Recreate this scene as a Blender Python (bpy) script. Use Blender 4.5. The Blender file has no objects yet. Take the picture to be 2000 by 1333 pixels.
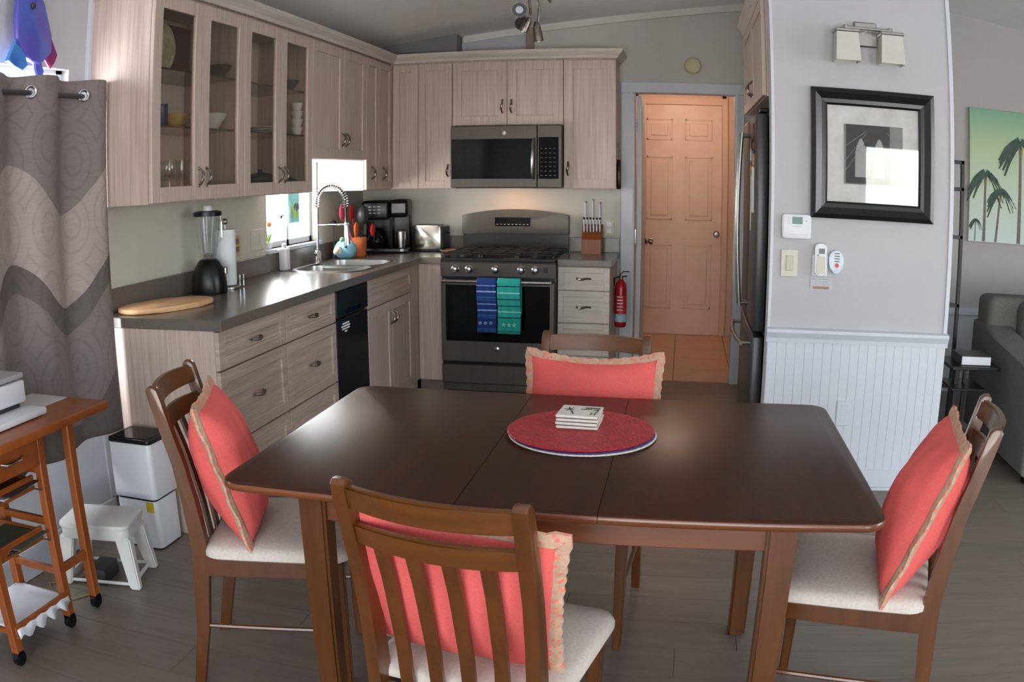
import bpy, bmesh, math, random
from mathutils import Matrix, Vector
PI = math.pi
random.seed(7)
SC = bpy.context.scene
COL = SC.collection

# ------------------------------------------------------------------ camera
cam = bpy.data.cameras.new('camera'); cam_o = bpy.data.objects.new('camera', cam)
COL.objects.link(cam_o); SC.camera = cam_o
yaw, pitch = .1953, -.1859
F = Vector((-math.sin(yaw)*math.cos(pitch), math.cos(yaw)*math.cos(pitch), math.sin(pitch)))
R = Vector((math.cos(yaw), math.sin(yaw), 0)); U = R.cross(F)
cam_o.matrix_world = Matrix(((R.x, U.x, -F.x, 2.3421), (R.y, U.y, -F.y, -6.1282), (R.z, U.z, -F.z, 1.4291), (0, 0, 0, 1)))
cam.lens = 31; cam.sensor_width = 36; cam.sensor_fit = 'HORIZONTAL'
cam.clip_start = .05; cam.clip_end = 200
# the photograph's lens has strong barrel distortion: a polynomial lens reproduces it
cc = cam if hasattr(cam, 'fisheye_polynomial_k1') else cam.cycles
cam.type = 'PANO'
cc.panorama_type = 'FISHEYE_LENS_POLYNOMIAL'
cc.fisheye_fov = PI
cc.fisheye_polynomial_k0 = 0
cc.fisheye_polynomial_k1 = -0.03248482353540595
cc.fisheye_polynomial_k2 = -6.8122098609641305e-06
cc.fisheye_polynomial_k3 = -1.557833605890102e-06
cc.fisheye_polynomial_k4 = -3.981551103103536e-08

# ------------------------------------------------------------------ world, lamps, exposure
w = bpy.data.worlds.new('world'); SC.world = w; w.use_nodes = True
nt = w.node_tree; nt.nodes.clear()
sky = nt.nodes.new('ShaderNodeTexSky'); sky.sky_type = 'NISHITA'; sky.sun_disc = False
sky.sun_elevation = math.radians(50); sky.sun_rotation = math.radians(200)
bg = nt.nodes.new('ShaderNodeBackground'); bg.inputs['Strength'].default_value = .9
ow = nt.nodes.new('ShaderNodeOutputWorld')
nt.links.new(sky.outputs[0], bg.inputs[0]); nt.links.new(bg.outputs[0], ow.inputs[0])
SC.view_settings.view_transform = 'Standard'; SC.view_settings.look = 'None'
SC.view_settings.exposure = 0.12; SC.view_settings.gamma = 1.0
SC.view_settings.use_curve_mapping = False

def area(name, loc, aim, sx, sy, power, col):
    l = bpy.data.lights.new(name, 'AREA'); l.shape = 'RECTANGLE'; l.size = sx; l.size_y = sy
    l.energy = power; l.color = col
    o = bpy.data.objects.new(name, l); COL.objects.link(o); o.location = loc
    d = Vector(aim)-Vector(loc); o.rotation_euler = d.to_track_quat('-Z', 'Y').to_euler()
    return o
# daylight entering through the real windows: sink window, window behind the curtain,
# the glass doors behind the camera and the living-room window on the right
area('sink_window_daylight', (-.14, -.95, 1.31), (1.5, -.95, 1.31), 1.3, .54, 72, (1, .97, .93))
area('curtain_window_daylight', (-.16, -4.08, 1.25), (3, -4.08, 1.25), 1.32, 1.38, 110, (.93, .96, 1))
area('glass_door_daylight', (2.2, -9.2, 1.25), (2.2, 0, 2.1), 3.0, 2.1, 70, (.92, .94, 1))
area('glass_door_daylight_right', (5.46, -9.2, 1.12), (4.3, 0, 1.5), 1.68, 1.9, 66, (.9, .93, 1))
area('living_window_daylight', (8.1, -4.6, 1.5), (2, -3.4, 2.0), 2.4, 1.5, 100, (.93, .95, 1))
# unseen fill light added low outside the glass doors to brighten the vaulted ceiling
area('ceiling_fill', (3.2, -9.25, .45), (2.6, -3.5, 2.6), 5.0, .8, 130, (1, .95, .9))
sn = bpy.data.lights.new('sun', 'SUN'); sn.energy = 10; sn.angle = math.radians(.6); sn.color = (1, .96, .9)
sno = bpy.data.objects.new('sun', sn); COL.objects.link(sno); sno.rotation_euler = Vector((-.57, .05, -.82)).to_track_quat('-Z', 'Y').to_euler()
SC.cycles.transparent_max_bounces = 32
# cooktop lamp under the microwave
area('cooktop_lamp', (1.166, -.24, 1.355), (1.166, -.12, .9), .2, .06, .9, (1, .48, .2))
def point(name, loc, power, col, r=.08):
    l = bpy.data.lights.new(name, 'POINT'); l.energy = power; l.color = col; l.shadow_soft_size = r
    o = bpy.data.objects.new(name, l); COL.objects.link(o); o.location = loc
point('hallway_lamp', (2.3, 1.1, 2.25), 9, (1, .70, .54))

# ------------------------------------------------------------------ materials
MATS = {}
def lin(c):
    return tuple((x/255/12.92 if x/255 <= .04045 else ((x/255+.055)/1.055)**2.4) for x in c)
def M(name, rgb, rough=.5, metal=0., spec=None, grain=None, grain2=None, amt=.5, bump=0., coat=0., trans=0., noise=None):
    """rgb in sRGB 0-255. grain = (sx, sy, sz) stretch of a noise that mixes towards grain2."""
    if name in MATS: return MATS[name]
    m = bpy.data.materials.new(name); m.use_nodes = True
    n = m.node_tree; b = n.nodes['Principled BSDF']
    b.inputs['Base Color'].default_value = (*lin(rgb), 1)
    b.inputs['Roughness'].default_value = rough; b.inputs['Metallic'].default_value = metal
    if spec is not None: b.inputs['Specular IOR Level'].default_value = spec
    if coat: b.inputs['Coat Weight'].default_value = coat; b.inputs['Coat Roughness'].default_value = .12
    if trans: b.inputs['Transmission Weight'].default_value = trans
    if grain:
        tc = n.nodes.new('ShaderNodeTexCoord'); mp = n.nodes.new('ShaderNodeMapping')
        mp.inputs['Scale'].default_value = grain
        no = n.nodes.new('ShaderNodeTexNoise'); no.inputs['Scale'].default_value = 1
        no.inputs['Detail'].default_value = 5; no.inputs['Roughness'].default_value = .6
        rp = n.nodes.new('ShaderNodeValToRGB')
        rp.color_ramp.elements[0].position = .5-amt/2; rp.color_ramp.elements[1].position = .5+amt/2
        rp.color_ramp.elements[0].color = (*lin(grain2 or rgb), 1); rp.color_ramp.elements[1].color = (*lin(rgb), 1)
        n.links.new(tc.outputs['Object'], mp.inputs[0]); n.links.new(mp.outputs[0], no.inputs['Vector'])
        n.links.new(no.outputs[0], rp.inputs[0]); n.links.new(rp.outputs[0], b.inputs['Base Color'])
        if bump:
            bu = n.nodes.new('ShaderNodeBump'); bu.inputs['Strength'].default_value = bump; bu.inputs['Distance'].default_value = .002
            n.links.new(no.outputs[0], bu.inputs['Height']); n.links.new(bu.outputs[0], b.inputs['Normal'])
    MATS[name] = m
    return m
def glassy(name, rgb, clear=.85, rough=.03, ior=1.5):
    if name in MATS: return MATS[name]
    m = bpy.data.materials.new(name); m.use_nodes = True; n = m.node_tree; n.nodes.clear()
    t = n.nodes.new('ShaderNodeBsdfTransparent'); t.inputs[0].default_value = (*lin(rgb), 1)
    g = n.nodes.new('ShaderNodeBsdfGlossy'); g.inputs['Color'].default_value = (.9, .9, .9, 1); g.inputs['Roughness'].default_value = rough
    mx = n.nodes.new('ShaderNodeMixShader'); o = n.nodes.new('ShaderNodeOutputMaterial')
    fr = n.nodes.new('ShaderNodeFresnel'); ge = n.nodes.new('ShaderNodeNewGeometry'); mr = n.nodes.new('ShaderNodeMapRange')
    mr.inputs[3].default_value = ior; mr.inputs[4].default_value = 1/ior   # same reflectance from both sides of a thin pane
    n.links.new(ge.outputs['Backfacing'], mr.inputs[0]); n.links.new(mr.outputs[0], fr.inputs['IOR'])
    mm = n.nodes.new('ShaderNodeMath'); mm.operation = 'ADD'; mm.inputs[1].default_value = 1-clear; mm.use_clamp = True
    n.links.new(fr.outputs[0], mm.inputs[0]); n.links.new(mm.outputs[0], mx.inputs[0])
    n.links.new(t.outputs[0], mx.inputs[1]); n.links.new(g.outputs[0], mx.inputs[2]); n.links.new(mx.outputs[0], o.inputs[0])
    MATS[name] = m
    return m

WALLK = M('kitchen_wall_paint', (196, 194, 180), .7, grain=(3, 3, 3), grain2=(190, 188, 174))
WALLW = M('white_wall_paint', (184, 182, 186), .65, grain=(4, 4, 4), grain2=(179, 177, 181))
WALLB = M('back_wall_paint', (200, 197, 190), .7, grain=(3, 3, 3), grain2=(194, 190, 184))
TRIM = M('white_trim', (202, 206, 213), .4, grain=(5, 5, 5), grain2=(197, 201, 209))
CEIL = M('ceiling_paint', (250, 250, 248), .8, grain=(9, 9, 9), grain2=(244, 244, 243), bump=.2)
GV = M('pale_wood_vertical_grain', (205, 184, 174), .45, grain=(70, 70, 2.2), grain2=(172, 151, 139), amt=.4, bump=.05)
GHY = M('pale_wood_horizontal_grain', (196, 176, 162), .45, grain=(3, 2.6, 60), grain2=(163, 141, 128), amt=.4, bump=.05)
GHX = M('pale_wood_drawer_grain', (208, 198, 188), .45, grain=(2.6, 3, 60), grain2=(188, 176, 166), amt=.4, bump=.05)
KICK = M('toe_kick', (120, 106, 98), .6, grain=(8, 8, 8), grain2=(108, 96, 90))
CTR = M('taupe_counter', (112, 103, 96), .22, spec=.6, grain=(160, 160, 160), grain2=(98, 90, 84), amt=.5)
TBL = M('dark_walnut_table', (68, 31, 13), .3, spec=.26, grain=(30, 2.2, 30), grain2=(40, 17, 7), amt=.7)
TBLE = M('walnut_apron_lit_edge', (120, 66, 32), .35, grain=(2.5, 40, 40), grain2=(84, 44, 20), amt=.6, coat=.3)
CHW = M('brown_chair_wood', (104, 57, 17), .3, grain=(30, 30, 3), grain2=(66, 35, 9), amt=.7, coat=.35)
CHWH = M('brown_chair_rail_wood', (112, 63, 18), .3, grain=(3, 30, 30), grain2=(72, 39, 10), amt=.7, coat=.35)
SEATF = M('cream_linen', (212, 201, 192), .9, grain=(120, 120, 120), grain2=(190, 178, 168), bump=.3)
CORAL = M('coral_cotton', (228, 99, 94), .85, grain=(200, 200, 200), grain2=(214, 88, 84), bump=.2)
CHROME = M('chrome', (215, 215, 218), .12, 1., grain=(6, 6, 6), grain2=(205, 205, 208))
STEEL = M('brushed_steel', (170, 168, 164), .3, 1., grain=(2, 90, 2), grain2=(150, 148, 145))
NICKEL = M('aged_nickel', (158, 148, 138), .3, 1., grain=(60, 60, 60), grain2=(96, 88, 82))
SLATE = M('slate_metal', (92, 87, 83), .42, .7, grain=(90, 2, 3), grain2=(84, 79, 75), amt=.6)
SLATEF = M('slate_fridge_metal', (92, 92, 95), .4, .7, grain=(3, 90, 3), grain2=(84, 84, 87), amt=.6)
BLK = M('black_plastic', (14, 14, 16), .3, spec=.35, grain=(20, 20, 20), grain2=(17, 17, 19))
BLKG = M('black_glass', (12, 13, 16), .1, spec=.2, grain=(5, 5, 5), grain2=(12, 13, 16))
BLKE = M('black_enamel', (32, 32, 34), .2, grain=(30, 30, 30), grain2=(20, 21, 24))
IRON = M('cast_iron', (28, 27, 28), .55, grain=(60, 60, 60), grain2=(20, 20, 21), bump=.3)
BLKW = M('black_painted_wood', (20, 20, 24), .28, grain=(40, 40, 4), grain2=(14, 14, 17))
WHP = M('white_plastic', (220, 221, 226), .35, grain=(8, 8, 8), grain2=(214, 215, 221))
IVORY = M('ivory_plastic', (200, 196, 182), .4, grain=(9, 9, 9), grain2=(195, 191, 177))
TAN = M('tan_plastic', (196, 170, 122), .4, grain=(9, 9, 9), grain2=(190, 164, 116))
MAPLE = M('cutting_board_wood', (222, 178, 132), .5, grain=(5, 30, 30), grain2=(198, 150, 104), amt=.6)
PINE = M('orange_pine', (164, 88, 35), .4, grain=(30, 30, 3), grain2=(128, 62, 21), amt=.6, coat=.2)
RED = M('red_enamel', (176, 22, 30), .25, grain=(8, 8, 8), grain2=(166, 18, 26))
PAPER = M('white_paper', (228, 230, 234), .8, grain=(20, 20, 20), grain2=(220, 222, 228))
DARK = M('dark_grey_plastic', (58, 58, 62), .4, grain=(30, 30, 30), grain2=(48, 48, 52))
LGREY = M('light_grey_plastic', (196, 198, 204), .4, grain=(9, 9, 9), grain2=(190, 192, 198))
CLEAR = glassy('clear_glass', (250, 252, 252), .96, .08)
PANE = glassy('cabinet_glass', (242, 240, 237), .98, .2, 1.3)
SHELFG = glassy('shelf_glass', (130, 140, 136), .9)

# ------------------------------------------------------------------ mesh helpers
MW = {}
class B:
    def __init__(s, xf=None): s.bm = bmesh.new(); s.xf = xf
    def _new(s, verts, faces):
        vs = [s.bm.verts.new(v) for v in verts]
        fs = [s.bm.faces.new([vs[i] for i in f]) for f in faces]
        return vs, fs
    def box(s, x0, x1, y0, y1, z0, z1, bev=0., seg=1, rot=None, piv=None):
        if x0 > x1: x0, x1 = x1, x0
        if y0 > y1: y0, y1 = y1, y0
        if z0 > z1: z0, z1 = z1, z0
        v = [(x, y, z) for x in (x0, x1) for y in (y0, y1) for z in (z0, z1)]
        vs, fs = s._new(v, [(0, 1, 3, 2), (4, 6, 7, 5), (0, 4, 5, 1), (2, 3, 7, 6), (0, 2, 6, 4), (1, 5, 7, 3)])
        if bev:
            es = {e for f in fs for e in f.edges}
            r = bmesh.ops.bevel(s.bm, geom=list(es), offset=min(bev, .49*min(x1-x0, y1-y0, z1-z0)), segments=seg, affect='EDGES', profile=.5)
            vs = list({v for f in r['faces'] for v in f.verts} | {v for v in vs if v.is_valid})
        if rot is not None:
            bmesh.ops.rotate(s.bm, verts=vs, cent=piv or ((x0+x1)/2, (y0+y1)/2, (z0+z1)/2), matrix=rot)
        return s
    def tube(s, pts, r, n=10, cap=True, flat=None):
        """swept tube; r number or list; flat=(a,b) multiplies the two cross axes"""
        pts = [Vector(p) for p in pts]; rs = r if isinstance(r, (list, tuple)) else [r]*len(pts)
        rings = []; prev = None
        for i, p in enumerate(pts):
            t = (pts[min(i+1, len(pts)-1)]-pts[max(i-1, 0)]).normalized()
            if prev is None:
                a = Vector((0, 0, 1)) if abs(t.z) < .9 else Vector((1, 0, 0))
                u = t.cross(a).normalized()
            else:
                u = (prev-t*prev.dot(t)).normalized()
            prev = u; v = t.cross(u)
            fa, fb = flat or (1, 1)
            rings.append([s.bm.verts.new(p+u*math.cos(2*PI*k/n)*rs[i]*fa+v*math.sin(2*PI*k/n)*rs[i]*fb) for k in range(n)])
        for i in range(len(rings)-1):
            for k in range(n):
                s.bm.faces.new((rings[i][k], rings[i][(k+1) % n], rings[i+1][(k+1) % n], rings[i+1][k]))
        if cap:
            s.bm.faces.new(list(reversed(rings[0]))); s.bm.faces.new(rings[-1])
        return s
    def lathe(s, prof, c=(0, 0, 0), n=24, axis='z', squash=(1, 1)):
        rings = []
        for r, h in prof:
            ring = []
            for k in range(n):
                a = 2*PI*k/n; x, y = r*math.cos(a)*squash[0], r*math.sin(a)*squash[1]
                p = {'z': (x, y, h), 'y': (x, h, y), 'x': (h, x, y)}[axis]
                ring.append(s.bm.verts.new((c[0]+p[0], c[1]+p[1], c[2]+p[2])))
            rings.append(ring)
        for i in range(len(rings)-1):
            for k in range(n):
                s.bm.faces.new((rings[i][k], rings[i][(k+1) % n], rings[i+1][(k+1) % n], rings[i+1][k]))
        if prof[0][0] > 1e-5: s.bm.faces.new(list(reversed(rings[0])))
        if prof[-1][0] > 1e-5: s.bm.faces.new(rings[-1])
        return s
    def torus(s, c, R_, r, axis='z', n=20, m=6):
        g = []
        for i in range(n):
            a = 2*PI*i/n; ring = []
            for j in range(m):
                b = 2*PI*j/m; q = R_+r*math.cos(b); x, y, z = q*math.cos(a), q*math.sin(a), r*math.sin(b)
                p = {'z': (x, y, z), 'y': (x, z, y), 'x': (z, x, y)}[axis]
                ring.append(s.bm.verts.new((c[0]+p[0], c[1]+p[1], c[2]+p[2])))
            g.append(ring)
        for i in range(n):
            for j in range(m):
                s.bm.faces.new((g[i][j], g[(i+1) % n][j], g[(i+1) % n][(j+1) % m], g[i][(j+1) % m]))
        return s
    def prism(s, pts, d0, d1, axis='z', bev=0., seg=1, skip=None):
        """polygon pts in the plane normal to axis, extruded d0..d1"""
        def q(a, b, d): return {'z': (a, b, d), 'y': (a, d, b), 'x': (d, a, b)}[axis]
        lo = [s.bm.verts.new(q(a, b, d0)) for a, b in pts]; hi = [s.bm.verts.new(q(a, b, d1)) for a, b in pts]
        n = len(pts); f0 = s.bm.faces.new(list(reversed(lo))); f1 = s.bm.faces.new(hi)
        for i in range(n): s.bm.faces.new((lo[i], lo[(i+1) % n], hi[(i+1) % n], hi[i]))
        if bev:
            es = [e for f in (f0, f1) for e in f.edges if not (skip and skip(e))]
            bmesh.ops.bevel(s.bm, geom=es, offset=bev, segments=seg, affect='EDGES', profile=.5)
        return s
    def ball(s, c, r, n=14, sq=(1, 1, 1)):
        a = bmesh.ops.create_uvsphere(s.bm, u_segments=n, v_segments=max(6, n//2+1), radius=r)['verts']
        for v in a: v.co = Vector((v.co.x*sq[0]+c[0], v.co.y*sq[1]+c[1], v.co.z*sq[2]+c[2]))
        return s
    def quad(s, *p):
        s._new(list(p), [tuple(range(len(p)))]); return s

def obj(name, b, mat, parent=None, smooth=False, label=None, local=False, kind=None):
    bm = b.bm
    if b.xf is not None: bmesh.ops.transform(bm, matrix=b.xf, verts=bm.verts)
    if parent is not None and not local: bmesh.ops.transform(bm, matrix=MW[parent.name].inverted(), verts=bm.verts)
    bmesh.ops.recalc_face_normals(bm, faces=bm.faces)
    me = bpy.data.meshes.new(name); bm.to_mesh(me); bm.free(); me.materials.append(mat)
    o = bpy.data.objects.new(name, me); COL.objects.link(o)
    if parent is not None: o.parent = parent; MW[o.name] = MW[parent.name]
    else: MW[o.name] = Matrix.Identity(4)
    if smooth:
        for p in me.polygons: p.use_smooth = len(p.vertices) <= 5
        try: me.set_sharp_from_angle(angle=math.radians(40 if smooth is True else smooth))
        except Exception: pass
    if label: o['label'] = label
    if kind: o['kind'] = kind
    return o
def thing(name, label, cat, loc=(0, 0, 0), rz=0, group=None, rot=None):
    o = bpy.data.objects.new(name, None); COL.objects.link(o); o.empty_display_size = .05
    o.location = loc; o.rotation_euler = rot or (0, 0, rz)
    MW[o.name] = Matrix.Translation(loc) @ (o.rotation_euler.to_matrix().to_4x4())
    o['label'] = label; o['category'] = cat
    if group: o['group'] = group
    return o
def struct(name, b, mat, smooth=False):
    return obj(name, b, mat, None, smooth, kind='structure')
def single(name, label, cat, b, mat, base, smooth=False, group=None):
    """a thing that is one mesh, its origin at base"""
    if b.xf is not None: bmesh.ops.transform(b.bm, matrix=b.xf, verts=b.bm.verts); b.xf = None
    bmesh.ops.translate(b.bm, vec=-Vector(base), verts=b.bm.verts)
    o = obj(name, b, mat, None, smooth); o.location = base; MW[o.name] = Matrix.Translation(base)
    o['label'] = label; o['category'] = cat
    if group: o['group'] = group
    return o
def dup(root, loc, rz=0, label=None, group=None, tilt=None):
    r = root.copy(); COL.objects.link(r); r.location = loc; r.rotation_euler = tilt or (0, 0, rz)
    MW[r.name] = Matrix.Translation(loc) @ r.rotation_euler.to_matrix().to_4x4()
    if label: r['label'] = label
    if group: r['group'] = group
    for ch in list(root.children):
        c = ch.copy(); COL.objects.link(c); c.parent = r; MW[c.name] = MW[r.name]
        for g in list(ch.children):
            d = g.copy(); COL.objects.link(d); d.parent = c
    return r
def rrect(x0, x1, y0, y1, r, n=5):
    out = []
    for cx, cy, a0 in ((x1-r, y1-r, 0), (x0+r, y1-r, 90), (x0+r, y0+r, 180), (x1-r, y0+r, 270)):
        for k in range(n+1):
            a = math.radians(a0+90*k/n); out.append((cx+r*math.cos(a), cy+r*math.sin(a)))
    return out

# ------------------------------------------------------------------ room shell
def cz(x): return 2.39+.118*x if x < 3.9 else 2.85-.118*(x-3.9)
XR, YB = 8.0, -9.0
struct('floor', B().box(-.1, XR+.1, YB-.1, .02, -.08, -.012), M('floor_gap_colour', (52, 46, 42), .8, grain=(4, 4, 4), grain2=(46, 40, 37)))
fl = bpy.data.objects['floor']
PLK = M('grey_oak_plank', (127, 115, 105), .42, grain=(2.5, 34, 8), grain2=(106, 95, 86), amt=.6, bump=.08)
def plank_mats():
    n = PLK.node_tree; b = n.nodes['Principled BSDF']; rp = [x for x in n.nodes if x.type == 'VALTORGB'][0]
    oi_ = n.nodes.new('ShaderNodeObjectInfo'); hs = n.nodes.new('ShaderNodeHueSaturation'); mr = n.nodes.new('ShaderNodeMapRange')
    mr.inputs[3].default_value = .93; mr.inputs[4].default_value = 1.07
    n.links.new(oi_.outputs['Random'], mr.inputs[0]); n.links.new(mr.outputs[0], hs.inputs['Value'])
    n.links.new(rp.outputs[0], hs.inputs['Color']); n.links.new(hs.outputs[0], b.inputs['Base Color'])
plank_mats()
PW, PL = .178, 1.22
pm = None
rows = int(6.9/PW)
for r in range(rows):
    y1 = .018-r*PW
    off = -random.random()*PL*.9
    x = off
    while x < 6.2:
        xa, xb = max(x, 0), min(x+PL, 6.2)
        if xb-xa > .03 and len(fl.children) < 296:
            if xb-xa > PL-.001 and pm:
                o = bpy.data.objects.new('floor_plank', pm); COL.objects.link(o); o.parent = fl; o.location = (xa, y1-PW, 0)
            else:
                b = B().box(0, xb-xa-.0015, .0008, PW-.0008, -.013, 0)
                o = obj('floor_plank', b, PLK, fl, local=True); o.location = (xa, y1-PW, 0)
                if xb-xa > PL-.001: pm = o.data
        x += PL
obj('far_planks', B().box(0, XR, YB, y1-PW, -.013, 0).box(6.2, XR, y1-PW, 0, -.013, 0), PLK, fl, kind='stuff')
# walls: left wall (x=0) with the sink window and the curtained window
T = .12
b = B()
b.box(-T, 0, -.87, .02, 0, 2.6).box(-T, 0, -1.6, -.87, 0, 1.045).box(-T, 0, -1.6, -.87, 1.6, 2.6)
b.box(-T, 0, -3.28, -1.6, 0, 2.6)
struct('wall_left', b, WALLK)
b = B(); b.box(-T, 0, -3.41, -3.28, 0, 2.6).box(-T, 0, -4.75, -3.41, 0, .55).box(-T, 0, -4.75, -3.41, 1.945, 2.6).box(-T, 0, YB, -4.75, 0, 2.6)
struct('wall_left_dining', b, WALLW)
b = B()
b.box(-T, 1.955, 0, .1, 0, 3.0).box(2.755, 4.2, 0, .1, 0, 3.0).box(1.955, 2.755, 0, .1, 2.1, 3.0)
struct('wall_back', b, WALLB)
b = B(); b.box(4.2, XR, 0.0, .1, 0, 3.0)
b.box(3.65, 4.2, -.004, 0, 0, 3.0)
struct('wall_back_living', b, M('living_wall_paint', (180, 175, 174), .7, grain=(3, 3, 3), grain2=(174, 169, 168)))
b = B(); b.box(4.2, XR, -.012, 0, .575, .60).box(3.65, XR, -.012, 0, 0, .575); b.box(3.65, XR, -.03, 0, .575, .625)
struct('trim_2', b, TRIM)
b = B(); b.box(XR, XR+T, -3.4, .1, 0, 3).box(XR, XR+T, YB, -5.8, 0, 3).box(XR, XR+T, -5.8, -3.4, 0, .8).box(XR, XR+T, -5.8, -3.4, 2.25, 3)
struct('wall_right', b, WALLW)
b = B()
for x0, x1, z0, z1 in ((-T, .7, 0, 3), (3.7, 4.62, 0, 3), (6.3, XR+T, 0, 3), (.7, 3.7, 2.3, 3), (4.62, 6.3, 2.05, 3), (.7, 3.7, 0, .16), (4.62, 6.3, 0, .16)):
    b.box(x0, x1, YB-T, YB, z0, z1)
struct('wall_front', b, WALLW)
for i, (x0, x1) in enumerate(((.7, 3.7), (4.62, 6.3))):
    b = B(); m_ = (x0+x1)/2; zt_ = (2.3, 2.05)[i]
    for a, c in ((x0, x0+.06), (x1-.06, x1), (m_-.04, m_+.04)): b.box(a, c, YB-.09, YB-.03, .16, zt_)
    b.box(x0, x1, YB-.09, YB-.03, .16, .24).box(x0, x1, YB-.09, YB-.03, zt_-.08, zt_)
    wd = struct('window_%d' % (3+i), b, TRIM)
    obj('pane', B().box(x0+.05, x1-.05, YB-.064, YB-.058, .2, zt_-.04), CLEAR, wd)
b = B()
for a, c in ((-5.8, -5.74), (-4.64, -4.56), (-3.46, -3.4)): b.box(XR+.03, XR+.09, a, c, .8, 2.25)
b.box(XR+.03, XR+.09, -5.8, -3.4, .8, .86).box(XR+.03, XR+.09, -5.8, -3.4, 2.19, 2.25)
wd = struct('window_5', b, TRIM); obj('pane', B().box(XR+.058, XR+.064, -5.75, -3.45, .84, 2.2), CLEAR, wd)
# vaulted ceiling (ridge along y at x = 3.9)
b = B()
b.prism([(-T, cz(-T)), (3.9, cz(3.9)), (XR+T, cz(XR+T)), (XR+T, cz(XR+T)+.1), (3.9, cz(3.9)+.1), (-T, cz(-T)+.1)], YB-T, .1, 'y')
struct('ceiling', b, CEIL)
# panel battens and ceiling trim on the back wall
b = B(); b.prism([(.78, cz(.78)-.05), (2.79, cz(2.79)-.05), (2.79, cz(2.79)), (.78, cz(.78))], -.022, 0, 'y'); struct('trim_1', b, M('cream_trim', (214, 210, 202), .5, grain=(5, 5, 5), grain2=(208, 204, 196)))
b = B().box(2.168, 2.186, -.006, 0, 2.13, 2.62); struct('trim_3', b, WALLB)
b = B().box(.79, 1.236, -.012, 0, 2.26, 2.50); struct('trim_4', b, WALLW)
b = B().box(1.243, 1.292, -.05, 0, 2.26, 2.53, .004); struct('trim_5', b, M('tan_batten', (150, 134, 118), .6, grain=(20, 20, 3), grain2=(138, 122, 106)))
# soffit step above the corner cabinets
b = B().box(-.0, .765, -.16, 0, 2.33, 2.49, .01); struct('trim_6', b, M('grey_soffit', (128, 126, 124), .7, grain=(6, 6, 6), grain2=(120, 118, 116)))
# sink window
b = B()
b.box(-.085, -.04, -1.6, -1.565, 1.045, 1.6).box(-.085, -.04, -.905, -.87, 1.045, 1.6).box(-.085, -.04, -1.6, -.87, 1.045, 1.08).box(-.085, -.04, -1.6, -.87, 1.565, 1.6).box(-.085, -.04, -1.25, -1.22, 1.045, 1.6)
wd = struct('window_1', b, TRIM)
obj('pane', B().box(-.066, -.06, -1.57, -.9, 1.07, 1.57), CLEAR, wd)
obj('window_sill', B().box(-.1, .03, -1.62, -.85, 1.02, 1.045, .004), TRIM, wd)
b = B()
b.box(-.09, -.04, -4.75, -4.7, .55, 1.945).box(-.09, -.04, -3.45, -3.41, .55, 1.945).box(-.09, -.04, -4.75, -3.41, .55, .6).box(-.09, -.04, -4.75, -3.41, 1.93, 1.945).box(-.09, -.04, -4.1, -4.06, .55, 1.945)
wd = struct('window_2', b, TRIM)
obj('pane', B().box(-.066, -.06, -4.72, -3.43, .58, 1.935), CLEAR, wd)
# left wall white lower panel and baseboard near the stool, corner strip by the cabinets
struct('trim_7', B().box(0, .012, -5.2, -3.27, .13, .545, .003), TRIM)
struct('baseboard_left', B().box(0, .022, YB, -3.27, 0, .13, .006), TRIM)
struct('trim_8', B().box(0, .02, -3.30, -3.255, .13, 2.36), TRIM)
# doorway casing
b = B()
b.box(1.907, 2.004, -.022, 0, 0, 2.05, .004).box(2.708, 2.775, -.022, 0, 0, 2.05, .004).box(1.907, 2.775, -.022, 0, 2.05, 2.128, .004)
b.box(1.955, 2.004, 0, .1, 0, 2.1).box(2.708, 2.755, 0, .1, 0, 2.1).box(1.955, 2.755, 0, .1, 2.05, 2.1)
b.box(1.975, 1.99, -.03, -.02, 0, 2.06).box(2.72, 2.73, -.03, -.02, 0, 2.06)
struct('trim_9', b, TRIM)
# hallway beyond
HW = M('hall_wall_paint', (224, 204, 188), .7, grain=(3, 3, 3), grain2=(216, 190, 166))
struct('wall_hall_left', B().box(1.4, 1.5, .1, 2.02, 0, 2.5), HW)
struct('wall_hall_right', B().box(2.83, 2.93, .1, 2.02, 0, 2.5), HW)
struct('wall_hall_back', B().box(1.4, 1.93, 1.98, 2.08, 0, 2.5).box(2.71, 2.95, 1.98, 2.08, 0, 2.5).box(1.9, 2.75, 1.98, 2.08, 2.14, 2.5).box(1.9, 2.75, 2.0, 2.08, 0, 2.5), HW)
struct('ceiling_hall', B().box(1.4, 2.93, .1, 2.08, 2.42, 2.5), HW)
b = B().box(1.4, 2.93, .02, 2.08, -.06, -.012); hf = struct('floor_hall', b, M('tile_grout', (128, 100, 78), .8, grain=(9, 9, 9), grain2=(118, 92, 70)))
TILE = M('tan_floor_tile', (214, 178, 146), .35, grain=(5, 5, 5), grain2=(200, 162, 130), amt=.7)
tm = None
for iy in range(6):
    for ix in range(5):
        x0 = 1.435+.435*ix; y0 = .04+.41*iy
        x1, y1_ = min(x0+.43, 2.83), min(y0+.403, 2.0)
        if x1-x0 < .05 or y1_-y0 < .05: continue
        o = obj('floor_tile', B().box(x0, x1, y0, y1_, -.013, .001, .001), TILE, hf)
b = B().box(2.705, 2.76, 1.955, 1.98, 0, 2.15, .003).box(1.87, 1.935, 1.955, 1.98, 0, 2.15, .003).box(1.87, 2.76, 1.955, 1.98, 2.145, 2.215, .003)
struct('trim_10', b, M('hall_trim', (226, 200, 178), .5, grain=(5, 5, 5), grain2=(220, 194, 172)))
struct('baseboard_hall', B().box(2.815, 2.83, .1, 1.98, 0, .09), TRIM)
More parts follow.
